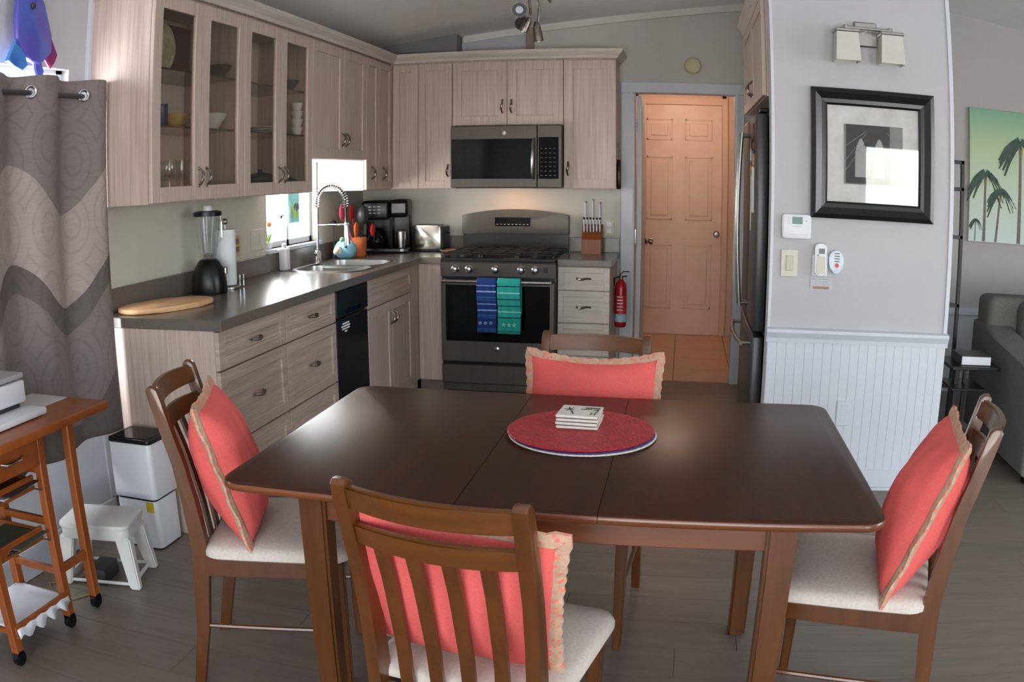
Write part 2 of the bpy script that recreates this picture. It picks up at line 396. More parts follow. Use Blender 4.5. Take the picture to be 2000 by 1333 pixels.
# ------------------------------------------------------------------ hallway door (six panels) and the open door leaf
DOORM = M('door_paint', (232, 212, 198), .42, grain=(6, 6, 6), grain2=(226, 198, 178))
d1 = struct('door_1', B().box(1.937, 2.704, 1.945, 1.975, .004, 2.14), DOORM)
for zx in ((1.81, 2.01), (1.07, 1.66), (.25, .845)):
    for xx in ((2.005, 2.245), (2.36, 2.615)):
        b = B()
        x0, x1 = xx; z0, z1 = zx
        # sunk moulding ring with a raised field
        b.box(x0, x1, 1.939, 1.945, z0, z0+.016, .002).box(x0, x1, 1.939, 1.945, z1-.016, z1, .002).box(x0, x0+.016, 1.939, 1.945, z0, z1, .002).box(x1-.016, x1, 1.939, 1.945, z0, z1, .002)
        b.box(x0+.04, x1-.04, 1.937, 1.947, z0+.04, z1-.04, .006)
        obj('panel', b, DOORM, d1)
obj('door_knob', B().lathe([(.006, 1.945), (.03, 1.943), (.03, 1.937), (.012, 1.93), (.012, 1.91), (.026, 1.9), (.03, 1.885), (.02, 1.87), (0, 1.868)], (2.657, 0, .951), 16, 'y'), STEEL, d1, True, label='round satin metal knob')
d2 = struct('door_2', B().box(2.012, 2.046, .105, .80, .012, 2.04), TRIM)
obj('door_knob', B().lathe([(.01, 2.046), (.028, 2.048), (.012, 2.06), (.012, 2.075), (.028, 2.085), (.026, 2.105), (0, 2.115)], (0, .735, .95), 14, 'x'), NICKEL, d2, True)
for z in (1.82, .25): obj('hinge', B().box(2.0, 2.013, .09, .106, z-.045, z+.045, .002), NICKEL, d2)
obj('latch_plate', B().box(2.006, 2.012, .02, .05, .98, 1.08, .002), CHROME, d2)

# ------------------------------------------------------------------ cabinet fronts
def face(plane, pos, u0=0):
    """local (u, out, z) -> world.  plane '-y': u->x, out->-y;  '+x': u->y, out->+x;  '-x': u->y, out->-x"""
    if plane == '-y': return Matrix(((1, 0, 0, 0), (0, -1, 0, pos), (0, 0, 1, 0), (0, 0, 0, 1)))
    if plane == '+x': return Matrix(((0, 1, 0, pos), (1, 0, 0, 0), (0, 0, 1, 0), (0, 0, 0, 1)))
    return Matrix(((0, -1, 0, pos), (1, 0, 0, 0), (0, 0, 1, 0), (0, 0, 0, 1)))
def shaker(name, parent, plane, pos, u0, u1, z0, z1, mat, fr=.058, glass=False, gap=.0015):
    b = B(face(plane, pos)); u0 += gap; u1 -= gap; z0 += gap; z1 -= gap
    t = .019
    b.box(u0, u0+fr, 0, t, z0, z1, .0015).box(u1-fr, u1, 0, t, z0, z1, .0015)
    b.box(u0+fr, u1-fr, 0, t, z0, z0+fr, .0015).box(u0+fr, u1-fr, 0, t, z1-fr, z1, .0015)
    if not glass: b.box(u0+fr-.002, u1-fr+.002, 0, .010, z0+fr-.002, z1-fr+.002)
    o = obj(name, b, mat, parent)
    if glass:
        obj('pane', B(face(plane, pos)).box(u0+fr-.003, u1-fr+.003, .006, .011, z0+fr-.003, z1-fr+.003), PANE, o, label='clear glass door pane')
    return o
def handle(parent, plane, pos, u, z, vertical=True, L=.075):
    b = B(face(plane, pos)); o_ = .019
    pts, rr = [], []
    for k in range(11):
        t = k/10*2-1
        a = t*L/2; out = o_+.026*(1-t*t)**.6+.001
        wv = .004*math.sin(t*PI)
        pts.append((u+wv, out, z+a) if vertical else (u+a, out, z+wv)); rr.append(.0046+.0038*(1-abs(t)))
    b.tube(pts, rr, 8)
    for s_ in (-1, 1):
        c = (u, o_+.003, z+s_*L/2) if vertical else (u+s_*L/2, o_+.003, z)
        b.ball(c, .0075, 8, (1, .6, 1))
    return obj('handle', b, NICKEL, parent, True)
# ---- upper cabinets
CB = 'upper cabinets with pale wood doors'
for nm, y0, y1, seam, lab in (('a', -3.28, -2.498, -2.89, 'pale wood wall cabinet with two glass doors nearest the curtain'), ('b', -2.498, -1.71, -2.10, 'pale wood wall cabinet with two glass doors beside the sink cabinet')):
    t = thing('glass_door_cabinet', lab, 'cabinet', (.165, (y0+y1)/2, 1.372), 0, 'glass-fronted wall cabinets')
    b = B(); b.box(.003, .33, y0, y0+.018, 1.372, 2.262).box(.003, .33, y1-.018, y1, 1.372, 2.262)
    b.box(.003, .33, y0+.018, y1-.018, 1.372, 1.392).box(.003, .33, y0+.018, y1-.018, 2.242, 2.262)
    obj('cabinet_body', b, GV, t)
    obj('back_panel', B().box(.003, .012, y0+.018, y1-.018, 1.392, 2.242), M('pale_interior_laminate', (228, 216, 206), .6, grain=(60, 60, 3), grain2=(214, 200, 188)), t)
    for z in (1.688, 1.932): obj('shelf', B().box(.014, .315, y0+.019, y1-.019, z-.004, z+.004), SHELFG, t, label='glass shelf')
    for u0, u1, hu in ((y0, seam, seam-.03), (seam, y1, seam+.035)):
        d = shaker('door', t, '+x', .331, u0, u1, 1.374, 2.24, GV, .062 if u0 == y0 or True else 0, True)
        handle(d, '+x', .331, hu, 1.474)
t = thing('sink_wall_cabinet', 'short pale wood wall cabinet over the sink window', 'cabinet', (.165, -1.28, 1.56), 0, CB)
obj('cabinet_body', B().box(.003, .33, -1.709, -.858, 1.56, 2.262), GV, t)
for u0, u1, hu in ((-1.709, -1.245, -1.275), (-1.245, -.858, -1.212)):
    d = shaker('door', t, '+x', .331, u0, u1, 1.562, 2.24, GV, .058); handle(d, '+x', .331, hu, 1.68)
t = thing('corner_wall_cabinet', 'pale wood wall cabinet in the corner by the sink window', 'cabinet', (.165, -.6, 1.366), 0, CB)
obj('cabinet_body', B().box(.003, .33, -.857, -.003, 1.366, 2.262), GV, t)
d = shaker('door', t, '+x', .331, -.857, -.622, 1.368, 2.24, GV, .05); handle(d, '+x', .331, -.76, 1.478)
d = shaker('door', t, '+x', .331, -.622, -.352, 1.368, 2.24, GV, .05); handle(d, '+x', .331, -.54, 1.475)
t = thing('back_wall_cabinet', 'pale wood wall cabinet left of the microwave', 'cabinet', (.56, -.165, 1.366), 0, CB)
obj('cabinet_body', B().box(.332, .783, -.33, -.003, 1.366, 2.262), GV, t)
shaker('door', t, '-y', -.331, .352, .54, 1.368, 2.24, GV, .05)
d = shaker('door', t, '-y', -.331, .54, .783, 1.368, 2.24, GV, .05); handle(d, '-y', -.331, .753, 1.488)
t = thing('microwave_top_cabinet', 'pale wood wall cabinet directly above the microwave', 'cabinet', (1.165, -.165, 1.79), 0, CB)
obj('cabinet_body', B().box(.785, 1.547, -.33, -.003, 1.795, 2.262), GV, t)
for u0, u1, hu in ((.785, 1.166, 1.133), (1.166, 1.547, 1.196)):
    d = shaker('door', t, '-y', -.331, u0, u1, 1.797, 2.24, GV, .062); handle(d, '-y', -.331, hu, 1.925, L=.085)
t = thing('right_wall_cabinet', 'pale wood wall cabinet right of the microwave', 'cabinet', (1.72, -.165, 1.366), 0, CB)
obj('cabinet_body', B().box(1.549, 1.898, -.33, -.003, 1.366, 2.262), GV, t)
d = shaker('door', t, '-y', -.331, 1.549, 1.898, 1.368, 2.24, GV, .062); handle(d, '-y', -.331, 1.578, 1.5, L=.085)
# crown moulding swept along both runs
def crown(path, name):
    prof = [(0, 0), (.012, 0), (.022, .018), (.042, .038), (.05, .05), (.05, .062), (0, .062)]
    b = B(); rings = []
    n = len(path)
    for i, (x, y, nx, ny) in enumerate(path):
        rings.append([b.bm.verts.new((x+nx*a, y+ny*a, 2.25+h)) for a, h in prof])
    for i in range(n-1):
        for k in range(len(prof)): b.bm.faces.new((rings[i][k], rings[i][(k+1) % len(prof)], rings[i+1][(k+1) % len(prof)], rings[i+1][k]))
    b.bm.faces.new(rings[0]); b.bm.faces.new(list(reversed(rings[-1])))
    return b
t = single('crown_molding', 'pale wood crown moulding running along the tops of the wall cabinets', 'moulding', crown([(.02, -3.281, 0, -1), (.352, -3.281, 1, -1), (.352, -.352, 1, -1), (1.899, -.352, 1, -1), (1.899, -.01, 1, 0)], 'c'), GHX, (.35, -.35, 2.25))

# ---- base cabinets
BG = 'base cabinets with pale wood fronts'
def base_unit(name, label, y0, y1, end=False):
    t = thing(name, label, 'cabinet', (.3, (y0+y1)/2, 0), 0, BG)
    b = B().box(.004, .022, y0, y1, .09, .873).box(.022, .599, y0, y0+.018, .09, .873).box(.022, .599, y1-.018, y1, .09, .873).box(.022, .599, y0+.018, y1-.018, .09, .108).box(.581, .599, y0+.018, y1-.018, .108, .873)
    if end: b.box(.004, .6, y0-.018, y0, 0, .873)
    obj('cabinet_body', b, GV, t)
    obj('toe_kick', B().box(.05, .54, y0, y1, 0, .09), KICK, t)
    return t
for lab, y0, y1, e in (('pale wood drawer cabinet at the near end of the counter', -3.232, -2.64, True), ('pale wood drawer cabinet next to the dishwasher', -2.638, -2.05, False)):
    t = base_unit('drawer_cabinet', lab, y0, y1, e)
    for z0, z1 in ((.712, .868), (.402, .708), (.095, .398)):
        d = shaker('drawer', t, '+x', .6, y0-(.016 if e else 0), y1, z0, z1, GHY, .05)
        handle(d, '+x', .6, (y0+y1)/2, (z0+z1)/2+.003, False)
t = base_unit('sink_base_cabinet', 'pale wood sink base cabinet with two doors right of the dishwasher', -1.575, -.72)
shaker('drawer_front', t, '+x', .6, -1.575, -.75, .703, .868, GHY, .05)
for u0, u1, hu in ((-1.575, -1.163, -1.19), (-1.163, -.75, -1.13)):
    d = shaker('door', t, '+x', .6, u0, u1, .095, .7, GV, .055); handle(d, '+x', .6, hu, .6)
obj('filler_strip', B().box(.6, .618, -.75, -.62, .09, .868), GV, t)
obj('sink_side_panel', B().box(.3, .599, -.719, -.61, .0, .873), GV, t)
t = thing('corner_filler_panel', 'narrow pale wood panel between the sink corner and the stove', 'panel', (.7, -.6, 0), 0, BG)
obj('panel', B().box(.62, .782, -.618, -.6, .09, .872), GV, t)
obj('toe_kick', B().box(.62, .782, -.6, -.55, 0, .09), KICK, t)
obj('cleat', B().box(.74, .782, -.6, -.1, .4, .872), GV, t)
t = thing('drawer_stack_cabinet', 'narrow pale cabinet with four drawers right of the stove', 'cabinet', (1.72, -.3, 0), 0, BG)
obj('cabinet_body', B().box(1.549, 1.886, -.6, -.004, .09, .873), GV, t)
obj('toe_kick', B().box(1.549, 1.886, -.54, -.03, 0, .09), KICK, t)
for z0, z1 in ((.718, .868), (.506, .714), (.29, .502), (.095, .286)):
    d = shaker('drawer', t, '-y', -.6, 1.55, 1.886, z0, z1, GHX, .036); handle(d, '-y', -.6, 1.718, (z0+z1)/2, False, .085)
# ---- dishwasher
t = thing('dishwasher', 'black dishwasher built in between the drawers and the sink cabinet', 'dishwasher', (.3, -1.81, 0))
obj('tub_body', B().box(.02, .59, -2.046, -1.58, .09, .868), BLK, t)
obj('door_panel', B().box(.59, .618, -2.044, -1.582, .11, .715, .004), BLKE, t)
obj('control_panel', B().box(.59, .622, -2.044, -1.582, .722, .866, .006), BLK, t)
obj('pocket_handle', B().box(.6215, .6235, -1.93, -1.7, .735, .76, .001), BLKG, t)
obj('kick_plate', B().box(.52, .54, -2.046, -1.58, 0, .1), BLK, t)
b = B().box(.6185, .6205, -1.965, -1.865, .655, .662).box(.6185, .6205, -1.975, -1.86, .668, .676).box(.6185, .6205, -1.96, -1.87, .682, .69).box(.6185, .6205, -1.93, -1.9, .64, .648)
o = obj('printed_label', b, PAPER, t, label='small white printed lettering', kind='stuff')
# ---- countertops
def ctr_box(b, *a): b.box(*a); return b
t = thing('countertop', 'dark taupe L-shaped countertop with low backsplash on the left run', 'countertop', (.3, -1.8, .875))
b = B()
SX0, SX1, SY0, SY1 = .115, .555, -1.565, -.86
b.box(.001, SX0, -3.25, -.002, .875, .914).box(SX1, .635, -3.25, -.002, .875, .914).box(SX0, SX1, -3.25, SY0, .875, .914).box(SX0, SX1, SY1, -.002, .875, .914).box(.635, .783, -.635, -.002, .875, .914)
obj('counter_slab', b, CTR, t)
# front edge band with a softened lip
obj('edge_band', B().box(.632, .64, -3.254, -.64, .872, .9155, .003).box(.0, .64, -3.257, -3.249, .872, .9155, .003).box(.636, .783, -.64, -.632, .872, .9155, .003), CTR, t)
b = B().box(.001, .021, -3.25, -1.6, .914, 1.018, .002).box(.001, .021, -.87, -.002, .914, 1.018, .002).box(.001, .021, -1.6, -.87, .914, 1.018).box(.021, .783, -.022, -.002, .914, 1.018, .002)
obj('backsplash', b, CTR, t)
t = thing('countertop', 'short dark taupe countertop under the knife block', 'countertop', (1.72, -.3, .875))
obj('counter_slab', B().box(1.55, 1.9, -.64, -.002, .874, .9155, .003), CTR, t)
obj('backsplash', B().box(1.55, 1.9, -.022, -.002, .9155, 1.018, .002), CTR, t)
# ---- sink
t = thing('kitchen_sink', 'stainless double-bowl sink with curved rim in the left counter', 'sink', (.335, -1.21, .7))
def dshape(x0, x1, y0, y1, r, n=7): return rrect(x0, x1, y0, y1, r, n)
b = B()
def ringface(b, outer, inner, z0, z1):
    vo = [b.bm.verts.new((x, y, z0)) for x, y in outer]; vi = [b.bm.verts.new((x, y, z1)) for x, y in inner]
    n = len(vo)
    for i in range(n): b.bm.faces.new((vo[i], vo[(i+1) % n], vi[(i+1) % n], vi[i]))
    return vo, vi
o0 = dshape(.095, .575, -1.585, -.84, .15); o1 = dshape(.10, .57, -1.58, -.845, .147); i1 = dshape(.12, .55, -1.56, -.865, .135)
b.bm.verts.ensure_lookup_table()
A = [b.bm.verts.new((x, y, .9142)) for x, y in o0]; A2 = [b.bm.verts.new((x, y, .92)) for x, y in o1]; A3 = [b.bm.verts.new((x, y, .919)) for x, y in i1]
n = len(A)
for P_, Q_ in ((A, A2), (A2, A3)):
    for i in range(n): b.bm.faces.new((P_[i], P_[(i+1) % n], Q_[(i+1) % n], Q_[i]))
obj('rim', b, STEEL, t, True, label='bright curved stainless rim')
for ya, yb in ((-1.558, -1.235), (-1.205, -.868)):
    b = B(); s0 = dshape(.122, .548, ya, yb, .12 if False else .1); s1 = dshape(.14, .53, ya+.018, yb-.018, .08)
    P_ = [b.bm.verts.new((x, y, .918)) for x, y in s0]; Q_ = [b.bm.verts.new((x, y, .75)) for x, y in s1]
    for i in range(n): b.bm.faces.new((P_[i], P_[(i+1) % n], Q_[(i+1) % n], Q_[i]))
    b.bm.faces.new(Q_)
    bo = obj('bowl', b, STEEL, t, True)
    obj('drain', B().lathe([(.04, .7505), (.038, .754), (.012, .752), (0, .752)], (.335, (ya+yb)/2, 0), 16), DARK, bo, True)
obj('divider', B().box(.13, .54, -1.24, -1.2, .8, .912, .008, 2), STEEL, t, True)
single('yellow_sponge', 'yellow sponge lying inside the sink', 'sponge', B().box(.38, .46, -1.07, -.95, .7515, .775, .006), M('yellow_sponge', (232, 210, 60), .9, grain=(200, 200, 200), grain2=(214, 190, 44), bump=.4), (.42, -1.01, .7515))
# ---- faucet with spring
t = thing('spring_faucet', 'tall chrome pull-down faucet with coiled spring arch behind the sink', 'faucet', (.085, -1.06, .915))
FX, FY = .085, -1.06
obj('base', B().lathe([(.03, .915), (.03, .925), (.024, .935), (.022, .99), (.018, .995)], (FX, FY, 0), 18), CHROME, t, True)
obj('post', B().tube([(FX, FY, .98), (FX, FY, 1.27)], .0115, 14), CHROME, t, True)
arch = []
for k in range(25):
    a = PI*k/24; arch.append((FX+.10-.10*math.cos(a), FY, 1.30+.10*math.sin(a)*1.05))
arch = [(FX, FY, 1.26)]+arch+[(FX+.2, FY, 1.22), (FX+.203, FY, 1.16)]
obj('hose', B().tube(arch, .006, 8), BLK, t, True)
hel = []
acc = 0; seglen = 0
def along(path, s_):
    d = 0
    for i in range(len(path)-1):
        a, c = Vector(path[i]), Vector(path[i+1]); L = (c-a).length
        if d+L >= s_: return a+(c-a)*((s_-d)/L), (c-a).normalized()
        d += L
    return Vector(path[-1]), (Vector(path[-1])-Vector(path[-2])).normalized()
tot = sum((Vector(arch[i+1])-Vector(arch[i])).length for i in range(len(arch)-1))
for k in range(26*8+1):
    s_ = tot*.80*k/(26*8); p_, tg = along(arch, s_); n1 = Vector((0, 1, 0)); n2 = tg.cross(n1)
    a = 2*PI*k/8; hel.append(p_+(n1*math.cos(a)+n2*math.sin(a))*.0175)
obj('spring', B().tube(hel, .0027, 5), CHROME, t, True, label='coiled chrome spring')
obj('spray_head', B().tube([(FX+.203, FY, 1.17), (FX+.205, FY, 1.13), (FX+.208, FY, 1.06), (FX+.209, FY, 1.03)], [.012, .015, .019, .021], 14), CHROME, t, True)
obj('support_arm', B().tube([(FX, FY, 1.155), (FX+.2, FY, 1.158)], .005, 8).torus((FX+.205, FY, 1.158), .018, .004, 'z', 16, 6), CHROME, t, True)
obj('lever', B().tube([(FX, FY-.018, .965), (FX+.01, FY-.06, .985), (FX+.015, FY-.085, .99)], [.009, .006, .005], 8), CHROME, t, True)

# ---- stove
t = thing('gas_range', 'slate grey gas stove with arched back panel and two towels on its handle', 'stove', (1.166, -.34, 0))
X0, X1 = .787, 1.545
obj('body', B().box(X0, X1, -.635, -.03, .03, .895, .003), SLATE, t)
obj('cooktop', B().box(X0, X1, -.66, -.03, .895, .918, .006, 2), BLKE, t)
b = B(); b.prism([(-.665, .797), (-.635, .797), (-.635, .897), (-.655, .897), (-.672, .885)], X0, X1, 'x', .001)
cp = obj('control_panel', b, SLATE, t)
for x in (.886, .979, 1.154, 1.321, 1.414):
    k = obj('knob', B().lathe([(.027, -.668), (.027, -.674), (.02, -.68), (.018, -.7), (.013, -.703), (0, -.703)], (x, 0, .846), 18, 'y'), CHROME, cp, True, label='round chrome burner knob')
    
obj('indicator', B().box(1.468, 1.492, -.6745, -.665, .83, .86, .001), BLK, cp)
obj('vent_strip', B().box(X0+.01, X1-.01, -.66, -.63, .775, .797), BLK, t)
dr = obj('oven_door', B().box(X0+.003, X1-.003, -.672, -.636, .232, .772, .006), SLATE, t)
obj('oven_window', B().box(.822, 1.508, -.6755, -.671, .372, .742, .008), BLKG, dr, label='large black oven window')
b = B(); pts = []
for k in range(15):
    q = k/14*2-1; pts.append((1.166+q*.352, -.722-.012*(1-q*q), .772))
b.tube(pts, .0155, 12, flat=(1, .8)); b.box(.808, .83, -.722, -.67, .76, .784, .003).box(1.502, 1.524, -.722, -.67, .76, .784, .003)
obj('door_handle', b, STEEL, dr, True, label='long satin steel handle bar')
obj('bottom_drawer', B().box(X0+.003, X1-.003, -.668, -.636, .085, .215, .006), SLATE, t)
obj('drawer_gap', B().box(X0+.01, X1-.01, -.655, -.636, .214, .233), BLK, t)
obj('base_plate', B().box(X0+.02, X1-.02, -.6, -.05, 0, .03), BLK, t)
bd = obj('badge', B().lathe([(.0165, -.672), (.0165, -.6745), (.0145, -.676), (0, -.676)], (1.163, 0, .325), 20, 'y'), CHROME, dr, True, label='round silver emblem')
obj('emblem_ring', B().torus((1.163, -.6762, .325), .009, .0012, 'y', 18, 5), DARK, bd)
# back panel with arched top
b = B(); pts = [(X0-.004, 1.038)]+[(X1+.004, 1.038)]
for k in range(17):
    q = 1-k/16*2; pts.append((1.166+q*.383, 1.172+.04*(1-q*q)))
b.prism(pts, -.085, -.03, 'y', .006, 2); bp_ = obj('back_panel', b, SLATE, t, True, label='arched slate back panel')
obj('display', B().box(1.024, 1.278, -.0885, -.084, 1.093, 1.155, .003), BLKG, bp_, label='dark touch control display')
for i in range(9):
    obj('button_mark', B().box(1.035+.027*i, 1.05+.027*i, -.0892, -.0884, 1.104, 1.109), M('display_mark', (150, 140, 128), .5, grain=(9, 9, 9), grain2=(140, 130, 118)), bp_)
obj('lower_back_panel', B().box(X0, X1, -.06, -.03, .918, 1.038), BLKE, t)
# grates and burners
for gx0, gx1 in ((.80, 1.045), (1.05, 1.282), (1.287, 1.53)):
    b = B(); z = .942
    b.box(gx0, gx1, -.635, -.623, z-.007, z, .002).box(gx0, gx1, -.092, -.08, z-.007, z, .002)
    b.box(gx0, gx0+.012, -.635, -.08, z-.007, z, .002).box(gx1-.012, gx1, -.635, -.08, z-.007, z, .002)
    mx_ = (gx0+gx1)/2
    b.box(mx_-.006, mx_+.006, -.63, -.085, z-.007, z+.003, .002)
    for y in (-.49, -.36, -.22): b.box(gx0+.005, gx1-.005, y-.005, y+.005, z-.007, z+.003, .002)
    for xx in (gx0+.006, gx1-.006):
        for yy in (-.629, -.086): b.box(xx-.006, xx+.006, yy-.006, yy+.006, .917, z-.003)
    obj('grate', b, IRON, t)
for x, y in ((.92, -.5), (.92, -.2), (1.166, -.35), (1.41, -.5), (1.41, -.2)):
    bu = obj('burner', B().lathe([(.05, .918), (.046, .926), (.036, .928), (.034, .936), (0, .937)], (x, y, 0), 18), IRON, t, True)
# towels over the handle
def towel(name, label, x0, x1, zb, mats, stripes):
    tt = thing(name, label, 'towel', ((x0+x1)/2, -.74, .79))
    b = B(); n = 26; prof = [(-.700, .50)]
    prof = [(-.696, .56), (-.697, .7), (-.700, .775), (-.712, .793), (-.733, .797), (-.7505, .785), (-.7525, .76)]
    prof += [(-.752+.004*math.sin(i*1.3), .76-(.76-zb)*i/12) for i in range(1, 13)]
    th = .0035; nx = 14
    rows_ = []
    for i, (y, z) in enumerate(prof):
        row = []
        for k in range(nx+1):
            q = k/nx; x = x0+(x1-x0)*q
            wv = .003*math.sin(q*9+z*7)*(1 if i > 6 else .3)
            row.append((x+(.004*math.sin(z*14) if i > 6 else 0), y-abs(wv), z))
        rows_.append(row)
    V = [[b.bm.verts.new(p) for p in r] for r in rows_]
    for i in range(len(V)-1):
        for k in range(nx): b.bm.faces.new((V[i][k], V[i][k+1], V[i+1][k+1], V[i+1][k]))
    o = obj('cloth', b, mats, tt, 60)
    sm = o.modifiers.new('s', 'SOLIDIFY'); sm.thickness = th; sm.offset = 0
    for z, h, mat in stripes:
        b = B(); nxs = 14; yy = -.7555
        for k in range(nxs):
            q0, q1 = k/nxs, (k+1)/nxs
            def P(q, zz):
                f = (.76-zz)/(.76-zb)*12
                yb_ = -.752+.004*math.sin(f*1.3)
                return (x0+(x1-x0)*q+.004*math.sin(zz*14), yb_-abs(.003*math.sin(q*9+zz*7))-.0026, zz)
            b.quad(P(q0, z-h/2), P(q1, z-h/2), P(q1, z+h/2), P(q0, z+h/2))
        obj('stripe', b, mat, tt)
    return tt
TN = M('navy_terry', (32, 62, 132), .95, grain=(150, 150, 150), grain2=(24, 48, 110), bump=.5)
TT = M('teal_terry', (42, 168, 156), .95, grain=(150, 150, 150), grain2=(30, 146, 136), bump=.5)
TNL = M('pale_blue_thread', (150, 175, 214), .9, grain=(90, 90, 90), grain2=(138, 162, 204)); TNM = M('mid_blue_thread', (52, 112, 160), .9, grain=(90, 90, 90), grain2=(46, 100, 150))
TTL = M('pale_teal_thread', (150, 214, 206), .9, grain=(90, 90, 90), grain2=(138, 204, 196)); TTD = M('dark_teal_thread', (12, 72, 84), .9, grain=(90, 90, 90), grain2=(10, 62, 74))
tw = towel('dish_towel', 'navy blue striped towel hanging on the left of the oven handle', 1.05, 1.176, .446, TN, [(.75, .006, TNL), (.712, .009, TNL), (.675, .007, TNM), (.66, .004, TNM), (.632, .006, TNL), (.592, .008, TNL), (.56, .006, TNM), (.548, .004, TNM), (.47, .005, TNM), (.458, .004, TNM)])
for i in range(3):
    b = B().torus((1.072+.035*i, -.758, .51), .009, .0025, 'y', 12, 5).ball((1.072+.035*i, -.757, .51), .005, 8)
    obj('shell_motif', b, TNL, tw)
tw = towel('dish_towel', 'teal striped towel hanging on the right of the oven handle', 1.184, 1.332, .443, TT, [(.748, .007, TTD), (.705, .006, TTL), (.665, .007, TTD), (.622, .007, TTD), (.585, .006, TTL), (.548, .007, TTD), (.458, .004, TTD)])
for i in range(3):
    cx_, cz_ = 1.226+.034*i, .502; pts = []
    for k in range(10):
        a = PI/2+2*PI*k/10; r_ = .016 if k % 2 == 0 else .006; pts.append((cx_+r_*math.cos(a), cz_+r_*math.sin(a)))
    obj('starfish_motif', B().prism(pts, -.7615, -.757, 'y'), TTL, tw)
# ---- microwave
t = thing('microwave', 'slate grey over-the-range microwave under the middle wall cabinet', 'microwave', (1.166, -.2, 1.366))
obj('body', B().box(.787, 1.545, -.375, -.004, 1.38, 1.792, .003), SLATE, t)
obj('bottom_grille', B().box(.81, 1.52, -.36, -.01, 1.366, 1.38), BLK, t)
dr = obj('door', B().box(.787, 1.378, -.405, -.376, 1.37, 1.79, .004), SLATE, t)
obj('window', B().box(.795, 1.345, -.4085, -.404, 1.43, 1.7, .004), BLKG, dr, label='black glass window')
obj('handle', B().tube([(1.356, -.41, 1.43), (1.356, -.44, 1.47), (1.356, -.448, 1.56), (1.356, -.44, 1.66), (1.356, -.41, 1.7)], [.009, .013, .015, .013, .009], 12), STEEL, dr, True)
p = obj('control_panel', B().box(1.381, 1.545, -.405, -.376, 1.37, 1.79, .004), SLATE, t)
obj('keypad', B().box(1.39, 1.522, -.4085, -.404, 1.43, 1.71, .004), BLKG, p)
b = B()
for i in range(4):
    for j in range(7): b.box(1.402+.029*i, 1.416+.029*i, -.4092, -.4083, 1.45+.03*j, 1.454+.03*j)
obj('key_marks', b, M('key_print', (96, 100, 110), .5, grain=(9, 9, 9), grain2=(86, 90, 100)), p, kind='stuff')
obj('badge', B().lathe([(.013, -.405), (.013, -.4075), (0, -.408)], (1.157, 0, 1.738), 16, 'y'), CHROME, dr, True, label='round silver emblem')
# ---- fridge
t = thing('refrigerator', 'slate grey bottom-freezer refrigerator seen edge-on behind the white pier', 'refrigerator', (3.1, -1.35, 0))
obj('body', B().box(2.775, 3.49, -1.80, -.90, .02, 1.79, .004), SLATEF, t)
obj('feet', B().box(2.8, 3.4, -1.77, -.93, 0, .02), BLK, t)
for y0, y1, hy, nm in ((-1.80, -1.352, -1.40, 'near'), (-1.348, -.90, -1.30, 'far')):
    d = obj('door', B().box(2.71, 2.77, y0, y1, .69, 1.785, .012, 2), SLATEF, t, True)
    pts = []
    for k in range(13):
        q = k/12*2-1; pts.append((2.665-.022*(1-q*q), hy, 1.235+q*.47))
    obj('handle', B().tube(pts, .011, 10).tube([(2.665, hy, .78), (2.71, hy, .78)], .009, 8).tube([(2.665, hy, 1.69), (2.71, hy, 1.69)], .009, 8), STEEL, d, True)
d = obj('freezer_drawer', B().box(2.71, 2.77, -1.80, -.90, .06, .665, .012, 2), SLATEF, t, True)
pts = [(2.66-.022*(1-q*q), -1.35+q*.36, .615) for q in [k/12*2-1 for k in range(13)]]
obj('handle', B().tube(pts, .011, 10).tube([(2.66, -1.7, .615), (2.71, -1.7, .615)], .009, 8).tube([(2.66, -1.0, .615), (2.71, -1.0, .615)], .009, 8), STEEL, d, True)
obj('hinge_cover', B().box(2.73, 2.85, -1.79, -1.72, 1.79, 1.81, .004), BLK, t)
MG = 'magnets on the refrigerator door'
single('notepad_sheet', 'long white paper list hanging on the refrigerator door', 'paper', B().box(2.706, 2.7095, -1.66, -1.53, 1.28, 1.52, .001), PAPER, (2.707, -1.6, 1.28), group=MG)
single('paper_note', 'narrow cream note lower on the refrigerator door', 'paper', B().box(2.706, 2.7095, -1.50, -1.45, 1.18, 1.5, .001), M('cream_paper', (216, 200, 168), .8, grain=(9, 9, 9), grain2=(208, 192, 160)), (2.707, -1.47, 1.18), group=MG)
for (y, z, s_, c, l) in ((-1.62, 1.70, .035, (128, 84, 50), 'brown round magnet near the top of the refrigerator door'), (-1.56, 1.64, .03, (60, 52, 46), 'dark magnet above the white list on the refrigerator'), (-1.50, 1.58, .032, (206, 222, 232), 'pale blue round magnet beside the refrigerator handle'), (-1.48, 1.50, .028, (196, 158, 40), 'yellow magnet beside the refrigerator handle'), (-1.66, 1.55, .03, (222, 160, 128), 'peach magnet holding the white list'), (-1.68, 1.62, .028, (120, 70, 60), 'small reddish magnet above the peach one')):
    single('fridge_magnet', l, 'magnet', B().lathe([(s_, 2.7095), (s_, 2.704), (s_*.8, 2.701), (s_*.4, 2.699), (0, 2.6985)], (0, y, z), 12, 'x', (1, 1.2)), M('magnet_%d' % c[0], c, .5, grain=(60, 60, 60), grain2=tuple(int(q*.7) for q in c)), (2.706, y, z), True, group=MG)
